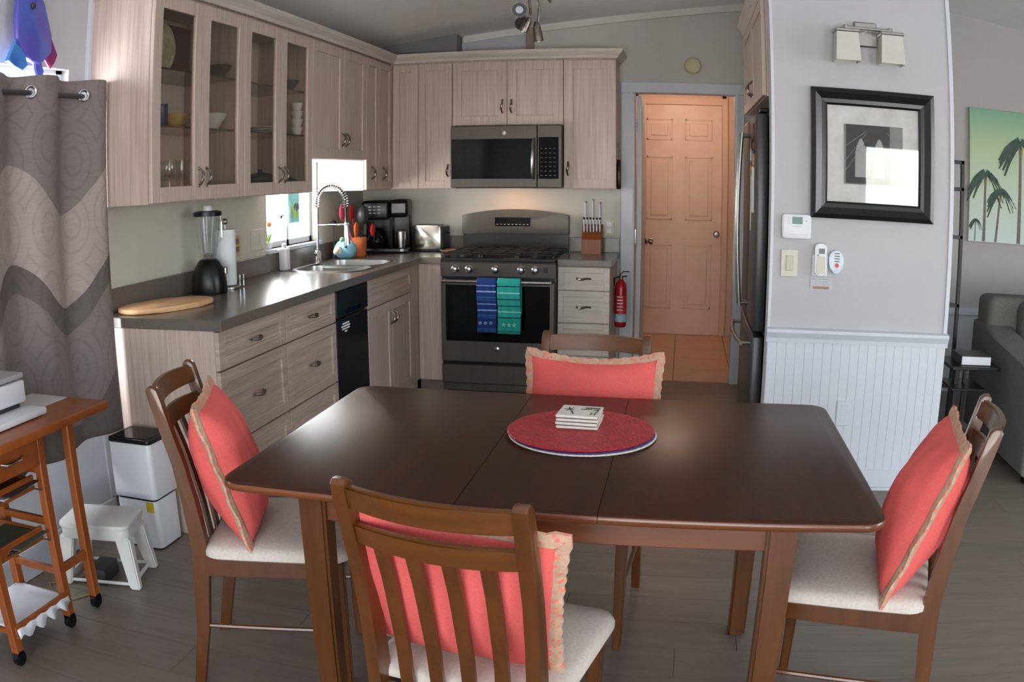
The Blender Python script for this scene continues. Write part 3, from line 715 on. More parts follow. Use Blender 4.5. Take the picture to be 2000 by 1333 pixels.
# cabinet above the fridge
t = thing('fridge_top_cabinet', 'pale wood cabinet above the refrigerator, mostly hidden by the white pier', 'cabinet', (3.1, -1.4, 1.85), 0, CB)
obj('cabinet_body', B().box(2.742, 3.5, -2.01, -.74, 1.85, 2.36), GV, t)
for u0, u1, hu in ((-2.01, -1.38, -1.42), (-1.38, -.74, -1.34)):
    d = shaker('door', t, '-x', 2.741, u0, u1, 1.852, 2.34, GV, .055); handle(d, '-x', 2.741, hu, 1.95)
b = B(); b.prism([(2.741, 2.36), (2.729, 2.36), (2.705, 2.40), (2.69, 2.42), (2.69, 2.435), (2.741, 2.435)], -2.01, -.70, 'y'); b.box(2.741, 3.5, -.79, -.74, 2.36, 2.43)
obj('crown', b, GHX, t)
obj('end_panel', B().box(2.80, 3.5, -.895, -.88, 0, 1.85), GV, t)

# ------------------------------------------------------------------ white pier with wainscot
PX0, PX1, PY = 2.751, 3.646, -2.15
pier = struct('wall_pier', B().box(PX0, PX1, PY+.001, PY+.12, 0, cz(3.2)-.02).box(3.53, PX1, PY+.12, 0, 0, 2.84), WALLW)
nb = 20; bw = (PX1-PX0-.004)/nb
pm_ = None
for i in range(nb):
    x0 = PX0+.002+bw*i
    b = B(); b.prism([(0, 0), (bw, 0), (bw, -.0072), (bw-.003, -.009), (.003, -.009), (0, -.0072)], .1, .715, 'z') if pm_ is None else None
    if pm_ is None:
        o = obj('bead_board', b, TRIM, pier, local=True); pm_ = o.data
    else:
        o = bpy.data.objects.new('bead_board', pm_); COL.objects.link(o); o.parent = pier
    o.location = (x0, PY, 0)
b = B(); b.prism([(PY, .71), (PY-.014, .71), (PY-.016, .73), (PY-.02, .738), (PY-.03, .757), (PY-.03, .772), (PY, .778)], PX0-.004, PX1+.008, 'x')
struct('trim_11', b, TRIM)
struct('baseboard_pier', B().box(PX0, PX1, PY-.02, PY, .012, .1, .005).box(PX0, PX1, PY-.026, PY, 0, .014), TRIM)
struct('trim_12', B().box(PX1-.02, PX1+.002, PY-.007, PY, .778, 2.84, .002).box(PX0-.002, PX0+.012, PY-.005, PY, .778, 2.8), TRIM)
# ------------------------------------------------------------------ dining table
t = thing('dining_table', 'dark walnut extending dining table with rounded corners in the foreground', 'table', (2.06, -3.99, 0))
TX0, TX1, TY0, TY1, TZ = 1.314, 2.812, -4.478, -3.495, .76
full = rrect(TX0, TX1, TY0, TY1, .06, 8)
def clip(pts, a, b_):
    out = []
    def cl(pp, keep, xc):
        r = []
        for i in range(len(pp)):
            p0, p1 = pp[i], pp[(i+1) % len(pp)]; k0, k1 = keep(p0), keep(p1)
            if k0: r.append(p0)
            if k0 != k1:
                f = (xc-p0[0])/(p1[0]-p0[0]); r.append((xc, p0[1]+f*(p1[1]-p0[1])))
        return r
    return cl(cl(pts, lambda p: p[0] >= a, a), lambda p: p[0] <= b_, b_)
for a, b_ in ((TX0-1, 1.889), (1.8905, 2.1915), (2.193, TX1+1)):
    b = B(); rings = []
    prof_ = [(.0115*(1-math.cos(q)), TZ-.0145-.0115*math.sin(q)) for q in (PI/2, PI/3, PI/6, 0)]+[(.0115*(1-math.cos(q)), TZ-.0115+.0115*math.sin(q)) for q in (0, PI/6, PI/3, PI/2)]
    for d_, z_ in prof_:
        rings.append([b.bm.verts.new((x, y, z_)) for x, y in clip(rrect(TX0+d_, TX1-d_, TY0+d_, TY1-d_, .06-d_, 8), a, b_)])
    n = len(rings[0])
    for P_, Q_ in zip(rings[:-1], rings[1:]):
        for i in range(n): b.bm.faces.new((P_[i], P_[(i+1) % n], Q_[(i+1) % n], Q_[i]))
    b.bm.faces.new(list(reversed(rings[0]))); b.bm.faces.new(rings[-1])
    o = obj('tabletop_panel', b, TBL, t, 35); o.data.materials.append(TBLE)
    for p in o.data.polygons:
        if p.center.z < TZ-.004: p.material_index = 1  # paler edge colour paints in the light that falls on the table rim
for y in (TY0+.085, TY1-.105): obj('apron', B().box(TX0+.2, TX1-.2, y, y+.02, .655, .733, .002), TBLE, t)
for x in (TX0+.2, TX1-.22): obj('apron', B().box(x, x+.02, TY0+.1, TY1-.1, .655, .733, .002), M('walnut_side_apron', (112, 60, 28), .35, grain=(40, 2.5, 40), grain2=(80, 42, 19), amt=.6, coat=.3), t)
for x in (TX0+.215, TX1-.225):
    for y in (TY0+.1, TY1-.1):
        b = B(); q = .034; r_ = .028
        v = [(x+sx*h, y+sy*h, z) for z, h in ((0, r_), (.733, q)) for sx, sy in ((-1, -1), (1, -1), (1, 1), (-1, 1))]
        vs, fs = b._new(v, [(3, 2, 1, 0), (4, 5, 6, 7), (0, 1, 5, 4), (1, 2, 6, 5), (2, 3, 7, 6), (3, 0, 4, 7)])
        bmesh.ops.bevel(b.bm, geom=list({e for f in fs for e in f.edges}), offset=.007, segments=2, affect='EDGES')
        obj('leg', b, CHW, t, True)
# placemats (a stack of three) and coasters
MR = M('red_woven_mat', (186, 42, 54), .45, grain=(60, 60, 60), grain2=(150, 28, 40), amt=.3)
def weave(m, sc_, st):
    n = m.node_tree; b = n.nodes['Principled BSDF']; tc = n.nodes.new('ShaderNodeTexCoord'); v = n.nodes.new('ShaderNodeTexVoronoi')
    v.inputs['Scale'].default_value = sc_; bu = n.nodes.new('ShaderNodeBump'); bu.inputs['Strength'].default_value = st; bu.inputs['Distance'].default_value = .003
    n.links.new(tc.outputs['Object'], v.inputs['Vector']); n.links.new(v.outputs['Distance'], bu.inputs['Height']); n.links.new(bu.outputs[0], b.inputs['Normal'])
weave(MR, 110, .9)
MPU = M('purple_woven_mat', (92, 66, 140), .6, grain=(60, 60, 60), grain2=(70, 50, 110)); weave(MPU, 110, .8)
MWH = M('white_woven_mat', (226, 222, 212), .7, grain=(60, 60, 60), grain2=(200, 196, 186)); weave(MWH, 110, .8)
for z0, h, r_, m_, dx, lab in ((.7602, .0055, .197, MWH, .004, 'white round woven placemat at the bottom of the stack'), (.7658, .0035, .195, MPU, .002, 'purple round woven placemat in the middle of the stack'), (.7694, .005, .196, MR, -.002, 'red round woven placemat topping the stack')):
    b = B(); b.lathe([(r_-.004, z0), (r_, z0+h*.5), (r_-.003, z0+h), (r_-.012, z0+h*1.05), (r_*.6, z0+h), (0, z0+h)], (2.092+dx, -3.915-dx, 0), 56)
    single('placemat', lab, 'placemat', b, m_, (2.092+dx, -3.915-dx, z0), True, group='round woven placemats on the table')
CT = M('white_tile_coaster', (232, 230, 224), .35, grain=(60, 60, 60), grain2=(214, 210, 202)); CE = M('sketch_ink', (96, 92, 84), .6, grain=(50, 50, 50), grain2=(60, 58, 52)); CK = M('cork', (150, 104, 70), .9, grain=(90, 90, 90), grain2=(120, 80, 52))
z = .7746; lb = ['lowest', 'second lowest', 'second highest', 'topmost']
for i in range(4):
    rz = (.02, -.03, .015, -.01)[i]
    t = thing('coaster', 'square white stone coaster, %s of the stack of four' % lb[i], 'coaster', (2.082, -3.872, z), -.06+rz, 'square coasters stacked on the red placemat')
    obj('tile', B().box(-.056, .056, -.054, .054, .0015, .0085, .0015), CT, t, local=True)
    obj('cork_base', B().box(-.053, .053, -.051, .051, 0, .0015), CK, t, local=True)
    if i == 3:
        b = B()
        def stroke(pts, wd_):
            for p0, p1 in zip(pts[:-1], pts[1:]):
                d = Vector((p1[0]-p0[0], p1[1]-p0[1])); n_ = Vector((-d.y, d.x)).normalized()*wd_
                b.quad((p0[0]+n_.x, p0[1]+n_.y, .0089), (p0[0]-n_.x, p0[1]-n_.y, .0089), (p1[0]-n_.x, p1[1]-n_.y, .0089), (p1[0]+n_.x, p1[1]+n_.y, .0089))
        stroke([(-.012, -.035), (-.02, -.01), (-.03, .01)], .002); stroke([(-.045, .012), (-.03, .012), (-.018, .004)], .0025); stroke([(-.035, .03), (-.03, .01), (-.036, -.006)], .002); stroke([(-.02, .028), (-.03, .012)], .002)
        stroke([(.034, -.036), (.036, -.012)], .002); stroke([(.044, -.034), (.045, -.01), (.05, 0)], .002); stroke([(.01, .03), (.03, .034), (.05, .03)], .006); stroke([(.0, .015), (.03, .02)], .004); stroke([(.036, .012), (.048, .018), (.046, .004)], .003)
        obj('palm_sketch', b, CE, t, local=True)
    z += .0098

# ------------------------------------------------------------------ dining chairs
def py(z):  # side profile of the rear posts (back edge centre)
    P_ = [(0, -.275), (.2, -.232), (.43, -.205), (.55, -.212), (.7, -.238), (.91, -.297)]
    for (z0, y0), (z1, y1) in zip(P_[:-1], P_[1:]):
        if z <= z1: return y0+(y1-y0)*(z-z0)/(z1-z0)
    return P_[-1][1]
def make_chair(label, loc, rz):
    t = thing('dining_chair', label, 'chair', loc, rz, 'dining chairs with coral pillows')
    PXC = .172
    for s_ in (-1, 1):
        b = B(); pts = []
        zs = [0, .1, .2, .3, .38, .44, .5, .6, .7, .8, .88, .905]
        hw = lambda z_: .017+.007*math.exp(-((z_-.42)/.2)**2)
        f = [(py(z_)+hw(z_), z_) for z_ in zs]; k = [(py(z_)-hw(z_), z_) for z_ in zs]
        pts = f+[(py(.91)+.006, .914), (py(.91)-.008, .914)]+list(reversed(k))
        b.prism(pts, s_*PXC-.0145, s_*PXC+.0145, 'x', .004, 2)
        obj('rear_post', b, CHW, t, True, local=True)
    def crail(z0, z1, bow, th, nm, zt0=None):
        b = B(); n = 12; rows_ = []
        for i in range(n+1):
            q = i/n*2-1; x = q*(PXC-.012); dy = -bow*(1-q*q)
            za, zb_ = z0, z1-.004*(q*q)
            rows_.append([(x, py(za)+dy+th/2, za), (x, py(zb_)+dy+th/2, zb_), (x, py(zb_)+dy-th/2, zb_), (x, py(za)+dy-th/2, za)])
        V = [[b.bm.verts.new(p) for p in r] for r in rows_]
        for i in range(n):
            for j in range(4): b.bm.faces.new((V[i][j], V[i][(j+1) % 4], V[i+1][(j+1) % 4], V[i+1][j]))
        b.bm.faces.new(V[0]); b.bm.faces.new(list(reversed(V[-1])))
        es = [e for e in b.bm.edges if abs(e.verts[0].co.z-e.verts[1].co.z) < .006 and abs(e.verts[0].co.x-e.verts[1].co.x) > .005]
        bmesh.ops.bevel(b.bm, geom=es, offset=.005, segments=2, affect='EDGES')
        return obj(nm, b, CHWH, t, True, local=True)
    crail(.852, .905, .03, .022, 'top_rail'); crail(.775, .825, .03, .02, 'middle_rail')
    for xq in (-.104, -.035, .035, .104):
        b = B(); bowq = (1-(xq/PXC)**2); rows_ = []
        for i in range(11):
            z_ = .425+(.78-.425)*i/10; dy = -(.004+.026*i/10)*bowq
            rows_.append([(xq-.0145, py(z_)+dy+.005, z_), (xq+.0145, py(z_)+dy+.005, z_), (xq+.0145, py(z_)+dy-.005, z_), (xq-.0145, py(z_)+dy-.005, z_)])
        V = [[b.bm.verts.new(p) for p in r] for r in rows_]
        for i in range(10):
            for j in range(4): b.bm.faces.new((V[i][j], V[i][(j+1) % 4], V[i+1][(j+1) % 4], V[i+1][j]))
        b.bm.faces.new(V[0]); b.bm.faces.new(list(reversed(V[-1])))
        obj('back_slat', b, CHW, t, local=True)
    for s_ in (-1, 1):
        b = B(); x, y = s_*.178, .185
        v = [(x+sx*h, y+sy*h, z) for z, h in ((0, .0135), (.43, .0185)) for sx, sy in ((-1, -1), (1, -1), (1, 1), (-1, 1))]
        vs, fs = b._new(v, [(3, 2, 1, 0), (4, 5, 6, 7), (0, 1, 5, 4), (1, 2, 6, 5), (2, 3, 7, 6), (3, 0, 4, 7)])
        bmesh.ops.bevel(b.bm, geom=list({e for f in fs for e in f.edges}), offset=.004, segments=2, affect='EDGES')
        obj('front_leg', b, CHW, t, True, local=True)
        obj('side_apron', B().box(s_*.178-.009, s_*.178+.009, -.19, .17, .372, .432, .002), CHW, t, local=True)
        obj('stretcher', B().tube([(s_*.175, -.225, .205), (s_*.178, .185, .205)], .0075, 8), CHWH, t, True, local=True)
    obj('front_apron', B().box(-.16, .16, .177, .195, .372, .432, .002), CHWH, t, local=True)
    obj('rear_apron', B().box(-.158, .158, -.219, -.199, .372, .432, .002), CHWH, t, local=True)
    b = B(); base = None
    rings = []
    for inset, z_ in ((.008, .432), (0, .438), (0, .452), (.006, .463), (.022, .470), (.06, .475), (.13, .478)):
        rr_ = rrect(-.222+inset, .222-inset, -.194+inset, .222-inset, max(.05-inset*.3, .012), 5)
        rings.append([b.bm.verts.new((x*(1-.05*(y < 0)), y, z_)) for x, y in rr_])
    for i in range(len(rings)-1):
        n = len(rings[0])
        for k in range(n): b.bm.faces.new((rings[i][k], rings[i][(k+1) % n], rings[i+1][(k+1) % n], rings[i+1][k]))
    b.bm.faces.new(list(reversed(rings[0]))); b.bm.faces.new(rings[-1])
    obj('seat', b, SEATF, t, True, local=True, label='cream linen padded seat')
    return t
ang = lambda fx, fy: math.atan2(-fx, fy)
c0 = make_chair('brown slat-back dining chair seen from behind at the near side of the table', (1.985, -4.515, 0), ang(.17, .985))
CH = {'front': c0}
CH['left'] = dup(c0, (1.245, -4.022, 0), ang(.966, .26), 'brown dining chair at the left end of the table near the white bin', c0['group'])
CH['right'] = dup(c0, (2.865, -4.04, 0), ang(-.966, .258), 'brown dining chair at the right end of the table by the white pier', c0['group'])
CH['back'] = dup(c0, (2.04, -3.54, 0), ang(-.078, -.997), 'brown dining chair on the far side of the table facing the camera', c0['group'])

# ------------------------------------------------------------------ coral pillows
JUTE = M('jute_crochet_trim', (204, 168, 142), .95, grain=(40, 40, 40), grain2=(168, 130, 106), amt=.6, bump=.6)
def lace(m):
    n = m.node_tree; b = n.nodes['Principled BSDF']; rp = [x for x in n.nodes if x.type == 'VALTORGB'][0]
    tc = n.nodes.new('ShaderNodeTexCoord'); v = n.nodes.new('ShaderNodeTexVoronoi'); v.inputs['Scale'].default_value = 75
    r2 = n.nodes.new('ShaderNodeValToRGB'); r2.color_ramp.elements[0].position = .26; r2.color_ramp.elements[1].position = .38
    mx = n.nodes.new('ShaderNodeMixRGB'); mx.inputs[1].default_value = (*lin((222, 112, 100)), 1)
    n.links.new(tc.outputs['Object'], v.inputs['Vector']); n.links.new(v.outputs['Distance'], r2.inputs[0]); n.links.new(r2.outputs[0], mx.inputs[0])
    n.links.new(rp.outputs[0], mx.inputs[2]); n.links.new(mx.outputs[0], b.inputs['Base Color'])
lace(JUTE)
def pillow(label, o, X_, Z_, W_=.42, H_=.42, T_=.075, sag=0., seed=1):
    """o = centre, X_ = width direction, Z_ = up direction; local y = thickness"""
    X_ = Vector(X_).normalized(); Z_ = (Vector(Z_)-X_*Vector(Z_).dot(X_)).normalized(); Y_ = Z_.cross(X_)
    m = Matrix(((X_.x, Y_.x, Z_.x), (X_.y, Y_.y, Z_.y), (X_.z, Y_.z, Z_.z)))
    t = thing('throw_pillow', label, 'pillow', o, rot=m.to_euler(), group='coral throw pillows on the chairs')
    rnd = random.Random(seed); ph = [rnd.random()*6 for _ in range(6)]
    n = 22
    def edge(u, v):   # rounded-in sides of a stuffed square
        px = u*(W_/2)*(1-.055*(1-v*v)); pz = v*(H_/2)*(1-.055*(1-u*u))-sag*(1-u*u)*(v > 0)*v
        return px, pz
    b = B(); G = []
    for s_ in (1, -1):
        g = []
        for i in range(n+1):
            row = []
            for j in range(n+1):
                u, v = i/n*2-1, j/n*2-1
                px, pz = edge(u, v)
                th = T_*max(0, (1-u**2))**.5*max(0, (1-v**2))**.5
                th *= 1+.16*math.sin(3.1*u+ph[0])*math.sin(2.7*v+ph[1])
                th += .003*math.sin(14*u+5*v+ph[2])*(1-u*u)*(1-v*v)
                th += .0035*math.sin(9*v-11*u+ph[3])*max(abs(u), abs(v))**2*(1-u*u)**.5*(1-v*v)**.5
                row.append((px, s_*(th+.002), pz))
            g.append([b.bm.verts.new(p) for p in row])
        for i in range(n):
            for j in range(n): b.bm.faces.new((g[i][j], g[i+1][j], g[i+1][j+1], g[i][j+1]))
    obj('cover', b, CORAL, t, 80, local=True)
    # scalloped jute trim along the seam
    b = B(); loop = []
    m_ = 26
    for side in range(4):
        for k in range(m_):
            q = k/m_*2-1
            u, v = ((q, 1), (1, -q), (-q, -1), (-1, q))[side]
            loop.append((*edge(u, v), *( ((0, 1), (1, 0), (0, -1), (-1, 0))[side])))
    N = len(loop)
    inn, out, out2 = [], [], []
    for i, (px, pz, nx, nz) in enumerate(loop):
        k = i % m_
        a, c = loop[i-1], loop[(i+1) % N]
        tx, tz = c[0]-a[0], c[1]-a[1]; L = math.hypot(tx, tz); nn = (-tz/L, tx/L)
        sc_ = .013+.004*(i % 2)+(.005 if k == 0 else 0); wv = .003*math.sin(i*.9+ph[4])
        inn.append((px-nn[0]*.010, 0, pz-nn[1]*.010)); out.append((px+nn[0]*sc_, wv, pz+nn[1]*sc_))
    for s_ in (.008, -.008):
        I = [b.bm.verts.new((x, y+s_*1.6, z_)) for x, y, z_ in inn]; M_ = [b.bm.verts.new(((x+x2)/2, y+y2*.5+s_*1.2, (z_+z2)/2)) for (x, y, z_), (x2, y2, z2) in zip(inn, out)]
        O_ = [b.bm.verts.new((x, y+s_*.4, z_)) for x, y, z_ in out]
        for i in range(N):
            b.bm.faces.new((I[i], I[(i+1) % N], M_[(i+1) % N], M_[i])); b.bm.faces.new((M_[i], M_[(i+1) % N], O_[(i+1) % N], O_[i]))
        if s_ > 0: keep = (I, O_)
        else:
            for i in range(N):
                b.bm.faces.new((keep[1][i], keep[1][(i+1) % N], O_[(i+1) % N], O_[i])); b.bm.faces.new((keep[0][i], keep[0][(i+1) % N], I[(i+1) % N], I[i]))
    obj('trim', b, JUTE, t, local=True, label='tan crochet trim')
    return t
pillow('coral pillow with tan trim leaning on the left dining chair', (1.118, -4.08, .66), (.40, -.916, 0), (-.33, 0, 1), .37, .41, .088, seed=3)
pillow('coral pillow with tan trim leaning on the right dining chair', (2.995, -4.10, .662), (-.21, -.978, 0), (.38, 0, 1), .37, .43, .088, seed=5)
pillow('coral pillow with tan trim on the far dining chair', (2.063, -3.36, .672), (-.997, .06, -.01), (0, .22, 1), .44, .38, .07, .02, seed=8)
pillow('coral pillow with tan trim seen through the slats of the near dining chair', (1.952, -4.682, .662), (.99, -.06, -.09), (-.02, -.38, 1), .40, .385, .062, seed=11)

# ------------------------------------------------------------------ things on the left counter
CZ = .9155
t = thing('cutting_board', 'oval pale wooden cutting board lying at the near end of the counter', 'cutting board', (.2, -2.93, CZ))
b = B(); pts = []
CBX, CBY = .185, -2.965
a_ = math.radians(-24)
for k in range(28):
    a = 2*PI*k/28; ca, sa = math.cos(a), math.sin(a)
    x, y = .135*math.copysign(abs(ca)**.8, ca), .235*math.copysign(abs(sa)**.9, sa)
    pts.append((CBX+x*math.cos(a_)-y*math.sin(a_), CBY+x*math.sin(a_)+y*math.cos(a_)))
b.prism(pts, CZ, CZ+.022, 'z', .007, 2)
obj('board', b, MAPLE, t, 30)
t = thing('blender', 'black-based kitchen blender with a clear jar beside the paper towel holder', 'blender', (.14, -2.50, CZ))
bx, by = .14, -2.50
obj('base', B().lathe([(.088, CZ), (.09, CZ+.01), (.086, CZ+.07), (.075, CZ+.12), (.055, CZ+.155), (.045, CZ+.163), (0, CZ+.163)], (bx, by, 0), 24, 'z', (1, .95)), BLK, t, True)
obj('control_badge', B().box(bx+.058, bx+.076, by+.028, by+.066, CZ+.085, CZ+.125, .006, rot=Matrix.Rotation(.45, 3, 'Z')), STEEL, t, label='silver control plate')
obj('jar', B().lathe([(.04, CZ+.163), (.044, CZ+.18), (.055, CZ+.27), (.067, CZ+.375), (.0655, CZ+.377), (.053, CZ+.27), (.042, CZ+.185), (.03, CZ+.18), (0, CZ+.18)], (bx, by, 0), 20), CLEAR, t, True)
obj('jar_handle', B().tube([(bx+.02, by+.062, CZ+.35), (bx+.02, by+.098, CZ+.34), (bx+.02, by+.1, CZ+.26), (bx+.015, by+.056, CZ+.23)], .008, 8), CLEAR, t, True)
obj('lid', B().lathe([(.071, CZ+.372), (.072, CZ+.392), (.05, CZ+.398), (0, CZ+.399)], (bx, by, 0), 20), BLK, t, True)
obj('lid_cap', B().lathe([(.026, CZ+.398), (.024, CZ+.418), (.02, CZ+.422), (0, CZ+.422)], (bx, by, 0), 16), WHP, t, True)
obj('blade', B().box(bx-.02, bx+.02, by-.003, by+.003, CZ+.186, CZ+.19).box(bx-.003, bx+.003, by-.02, by+.02, CZ+.19, CZ+.194), STEEL, t)
t = thing('paper_towel_holder', 'roll of paper towels on a steel holder right behind the blender', 'paper towels', (.13, -2.315, CZ))
obj('base', B().lathe([(.07, CZ), (.07, CZ+.008), (.06, CZ+.012), (0, CZ+.012)], (.13, -2.315, 0), 24), STEEL, t, True)
obj('rod', B().tube([(.13, -2.315, CZ+.01), (.13, -2.315, CZ+.33)], .006, 10).ball((.13, -2.315, CZ+.335), .016, 12), STEEL, t, True)
obj('arm', B().tube([(.19, -2.28, CZ+.01), (.19, -2.28, CZ+.06), (.19, -2.24, CZ+.062), (.19, -2.24, CZ+.005)], .004, 8), CHROME, t, True)
obj('paper_roll', B().lathe([(.052, CZ+.018), (.054, CZ+.03), (.054, CZ+.285), (.052, CZ+.295), (.02, CZ+.295), (.02, CZ+.27), (0, CZ+.27)], (.13, -2.315, 0), 28), PAPER, t, True)
t = thing('soap_bottle', 'white plastic soap bottle standing at the near corner of the sink', 'bottle', (.06, -1.50, CZ))
obj('bottle_body', B().prism(rrect(.035, .088, -1.525, -1.46, .016, 4), CZ, CZ+.13, 'z', .008, 2), WHP, t, True)
obj('cap', B().lathe([(.014, CZ+.13), (.014, CZ+.155), (.006, CZ+.16), (0, CZ+.16)], (.061, -1.4925, 0), 12), WHP, t, True)
# suncatchers and plant at the window
t = thing('window_decoration', 'blue and green glass panel hanging in the sink window', 'decoration', (-.02, -1.165, 1.28))
GB = M('aqua_glass', (120, 200, 214), .15, grain=(25, 25, 25), grain2=(150, 222, 230)); GG = M('green_glass', (120, 178, 110), .2, grain=(40, 40, 40), grain2=(170, 190, 80))
obj('panel', B().box(-.024, -.018, -1.265, -1.10, 1.18, 1.40, .003), GB, t)
obj('motif', B().lathe([(.055, -.017), (.05, -.013), (0, -.013)], (0, -1.165, 1.255), 16, 'x', (1, 1)), GG, t, True)
obj('motif', B().lathe([(.035, -.013), (.03, -.01), (0, -.01)], (0, -1.155, 1.28), 12, 'x', (1.1, .8)), M('dark_teal_glass', (60, 104, 110), .2, grain=(40, 40, 40), grain2=(40, 80, 90)), t, True)
obj('cord', B().tube([(-.02, -1.26, 1.40), (-.02, -1.18, 1.565), (-.02, -1.11, 1.40)], .0015, 5), DARK, t)
single('bird_suncatcher', 'tiny dark bird ornament hanging in the sink window', 'ornament', B().ball((-.02, -1.36, 1.225), .016, 10, (.3, 1, .7)).prism([(-1.35, 1.23), (-1.33, 1.25), (-1.335, 1.225)], -.022, -.018, 'x').tube([(-.02, -1.36, 1.235), (-.02, -1.36, 1.566)], .001, 4), M('dark_blue_glass', (40, 50, 90), .2, grain=(40, 40, 40), grain2=(30, 36, 70)), (-.02, -1.36, 1.21))
t = thing('windowsill_plant', 'small green and orange potted plant on the sink windowsill', 'plant', (-.02, -1.54, 1.045))
obj('pot', B().lathe([(.018, 1.045), (.026, 1.085), (.022, 1.085), (.018, 1.075), (0, 1.075)], (-.02, -1.54, 0), 14), WHP, t, True)
b = B()
for k in range(9):
    a = k*.7; b.tube([(-.02, -1.54, 1.07), (-.02+.015*math.cos(a), -1.54+.02*math.sin(a), 1.12), (-.02+.03*math.cos(a), -1.54+.035*math.sin(a), 1.15+.012*(k % 3))], [.004, .005, .001], 5, flat=(1, .4))
obj('leaves', b, M('leaf_green', (110, 150, 60), .6, grain=(40, 40, 40), grain2=(150, 176, 70)), t, True)
obj('flower', B().ball((-.01, -1.55, 1.19), .016, 10), M('orange_petal', (236, 150, 80), .6, grain=(60, 60, 60), grain2=(220, 120, 60)), t, True)
# ceramic fish pot
AQ = M('aqua_ceramic', (96, 158, 192), .25, grain=(28, 28, 28), grain2=(140, 196, 206), amt=.5)
t = thing('ceramic_fish_pot', 'round aqua ceramic fish pot with a pale snout behind the faucet', 'pot', (.17, -.80, CZ))
fx, fy = .165, -.775
obj('pot_body', B().lathe([(.035, CZ), (.062, CZ+.02), (.075, CZ+.05), (.072, CZ+.085), (.05, CZ+.115), (.03, CZ+.122), (0, CZ+.122)], (fx, fy, 0), 22, 'z', (1.02, 1)), AQ, t, True)
obj('snout', B().ball((fx-.02, fy-.085, CZ+.062), .034, 12, (.8, 1, .9)).ball((fx-.022, fy-.113, CZ+.055), .02, 10), M('cream_ceramic', (222, 214, 196), .3, grain=(30, 30, 30), grain2=(206, 198, 178)), t, True)
obj('fin', B().ball((fx-.01, fy-.03, CZ+.128), .03, 12, (.5, 1, .6)), M('mint_ceramic', (150, 200, 170), .3, grain=(30, 30, 30), grain2=(130, 184, 156)), t, True)
obj('eye', B().ball((fx+.03, fy-.07, CZ+.085), .01, 8), DARK, t, True)
# utensil crock with utensils
t = thing('utensil_crock', 'orange ceramic utensil crock between the fish pot and coffee maker', 'crock', (.19, -.56, CZ))
ux, uy = .185, -.585
obj('crock', B().lathe([(.045, CZ), (.052, CZ+.01), (.056, CZ+.13), (.05, CZ+.13), (.046, CZ+.02), (0, CZ+.02)], (ux, uy, 0), 20), M('orange_ceramic', (206, 112, 66), .3, grain=(20, 20, 20), grain2=(186, 92, 50)), t, True)
UG = 'utensils standing in the orange crock'
def utensil(label, dx, dy, h, head, col, hc, nm='spatula'):
    tt = thing(nm, label, 'utensil', (ux, uy, CZ+.022), group=UG)
    top = (ux+dx, uy+dy, CZ+h)
    obj('handle', B().tube([(ux+dx*.12, uy+dy*.12, CZ+.022), top], [.005, .006], 8), hc, tt, True)
    d = (Vector(top)-Vector((ux, uy, CZ))).normalized()
    c = Vector(top)+d*head[2]*.8
    bb = B()
    bb.ball(c, 1, 14, tuple(1.3*h_ for h_ in head))
    obj('head', bb, col, tt, True)
PINK = M('pink_silicone', (204, 74, 104), .5, grain=(20, 20, 20), grain2=(190, 62, 92)); REDS = M('red_silicone', (190, 28, 34), .5, grain=(20, 20, 20), grain2=(170, 20, 26)); ORS = M('orange_silicone', (224, 108, 50), .5, grain=(20, 20, 20), grain2=(206, 92, 38))
utensil('pink spatula leaning left in the orange crock', -.07, -.09, .27, (.01, .03, .045), PINK, PINK)
utensil('red spatula upright in the orange crock', -.04, -.01, .26, (.01, .028, .045), REDS, REDS)
utensil('large grey-black ladle in the orange crock', .03, -.0, .24, (.03, .042, .05), DARK, BLK, 'ladle')
utensil('orange spatula with short handle in the orange crock', .0, -.035, .15, (.01, .026, .04), ORS, ORS)
utensil('red slotted spoon leaning right in the orange crock', .07, .05, .15, (.012, .026, .036), REDS, BLK, 'spoon')
# small shelf rack seen between faucet and spray head
single('dish_brush', 'dark dish brush standing behind the fish pot by the wall', 'brush', B().tube([(.05, -.70, CZ), (.05, -.70, CZ+.22)], .006, 8).ball((.05, -.70, CZ+.235), .028, 12, (.7, 1, .6)).lathe([(.03, CZ), (.03, CZ+.03), (0, CZ+.03)], (.05, -.70, 0), 14), DARK, (.05, -.70, CZ), True)
# coffee maker
t = thing('coffee_maker', 'large black dual coffee maker with carafe in the corner', 'coffee maker', (.3, -.26, CZ))
xf = Matrix.Translation((.272, -.235, CZ)) @ Matrix.Rotation(.18, 4, 'Z')
def cb(): return B(xf)
obj('base', cb().box(-.165, .165, -.14, .13, 0, .035, .008, 2), BLK, t, True)
obj('rear_body', cb().box(-.16, .16, .02, .13, .034, .37, .012, 2), BLK, t, True)
obj('top_housing', cb().box(-.165, .03, -.12, .13, .235, .37, .02, 3), BLK, t, True)
obj('side_brewer', cb().box(.032, .165, -.13, .13, .25, .375, .028, 3), BLK, t, True)
obj('cup_column', cb().box(.03, .05, -.1, .03, .034, .25), BLKG, t)
obj('carafe', cb().lathe([(.055, .036), (.068, .05), (.07, .09), (.05, .15), (.04, .165), (.05, .175), (.0, .18)], (-.07, -.06, 0), 20), BLKG, t, True, label='dark glass carafe')
obj('carafe_handle', cb().tube([(-.07, -.125, .16), (-.07, -.16, .15), (-.07, -.16, .09), (-.07, -.125, .07)], .008, 8), BLK, t, True)
obj('travel_mug', cb().lathe([(.03, .036), (.036, .14), (.034, .15), (0, .15)], (.105, -.06, 0), 18), STEEL, t, True, label='reflective steel cup')
b = cb()
for i in range(3):
    for j in range(3): b.box(-.115+.032*i, -.095+.032*i, -.1225, -.119, .28+.022*j, .287+.022*j)
obj('button_labels', b, LGREY, t, kind='stuff')
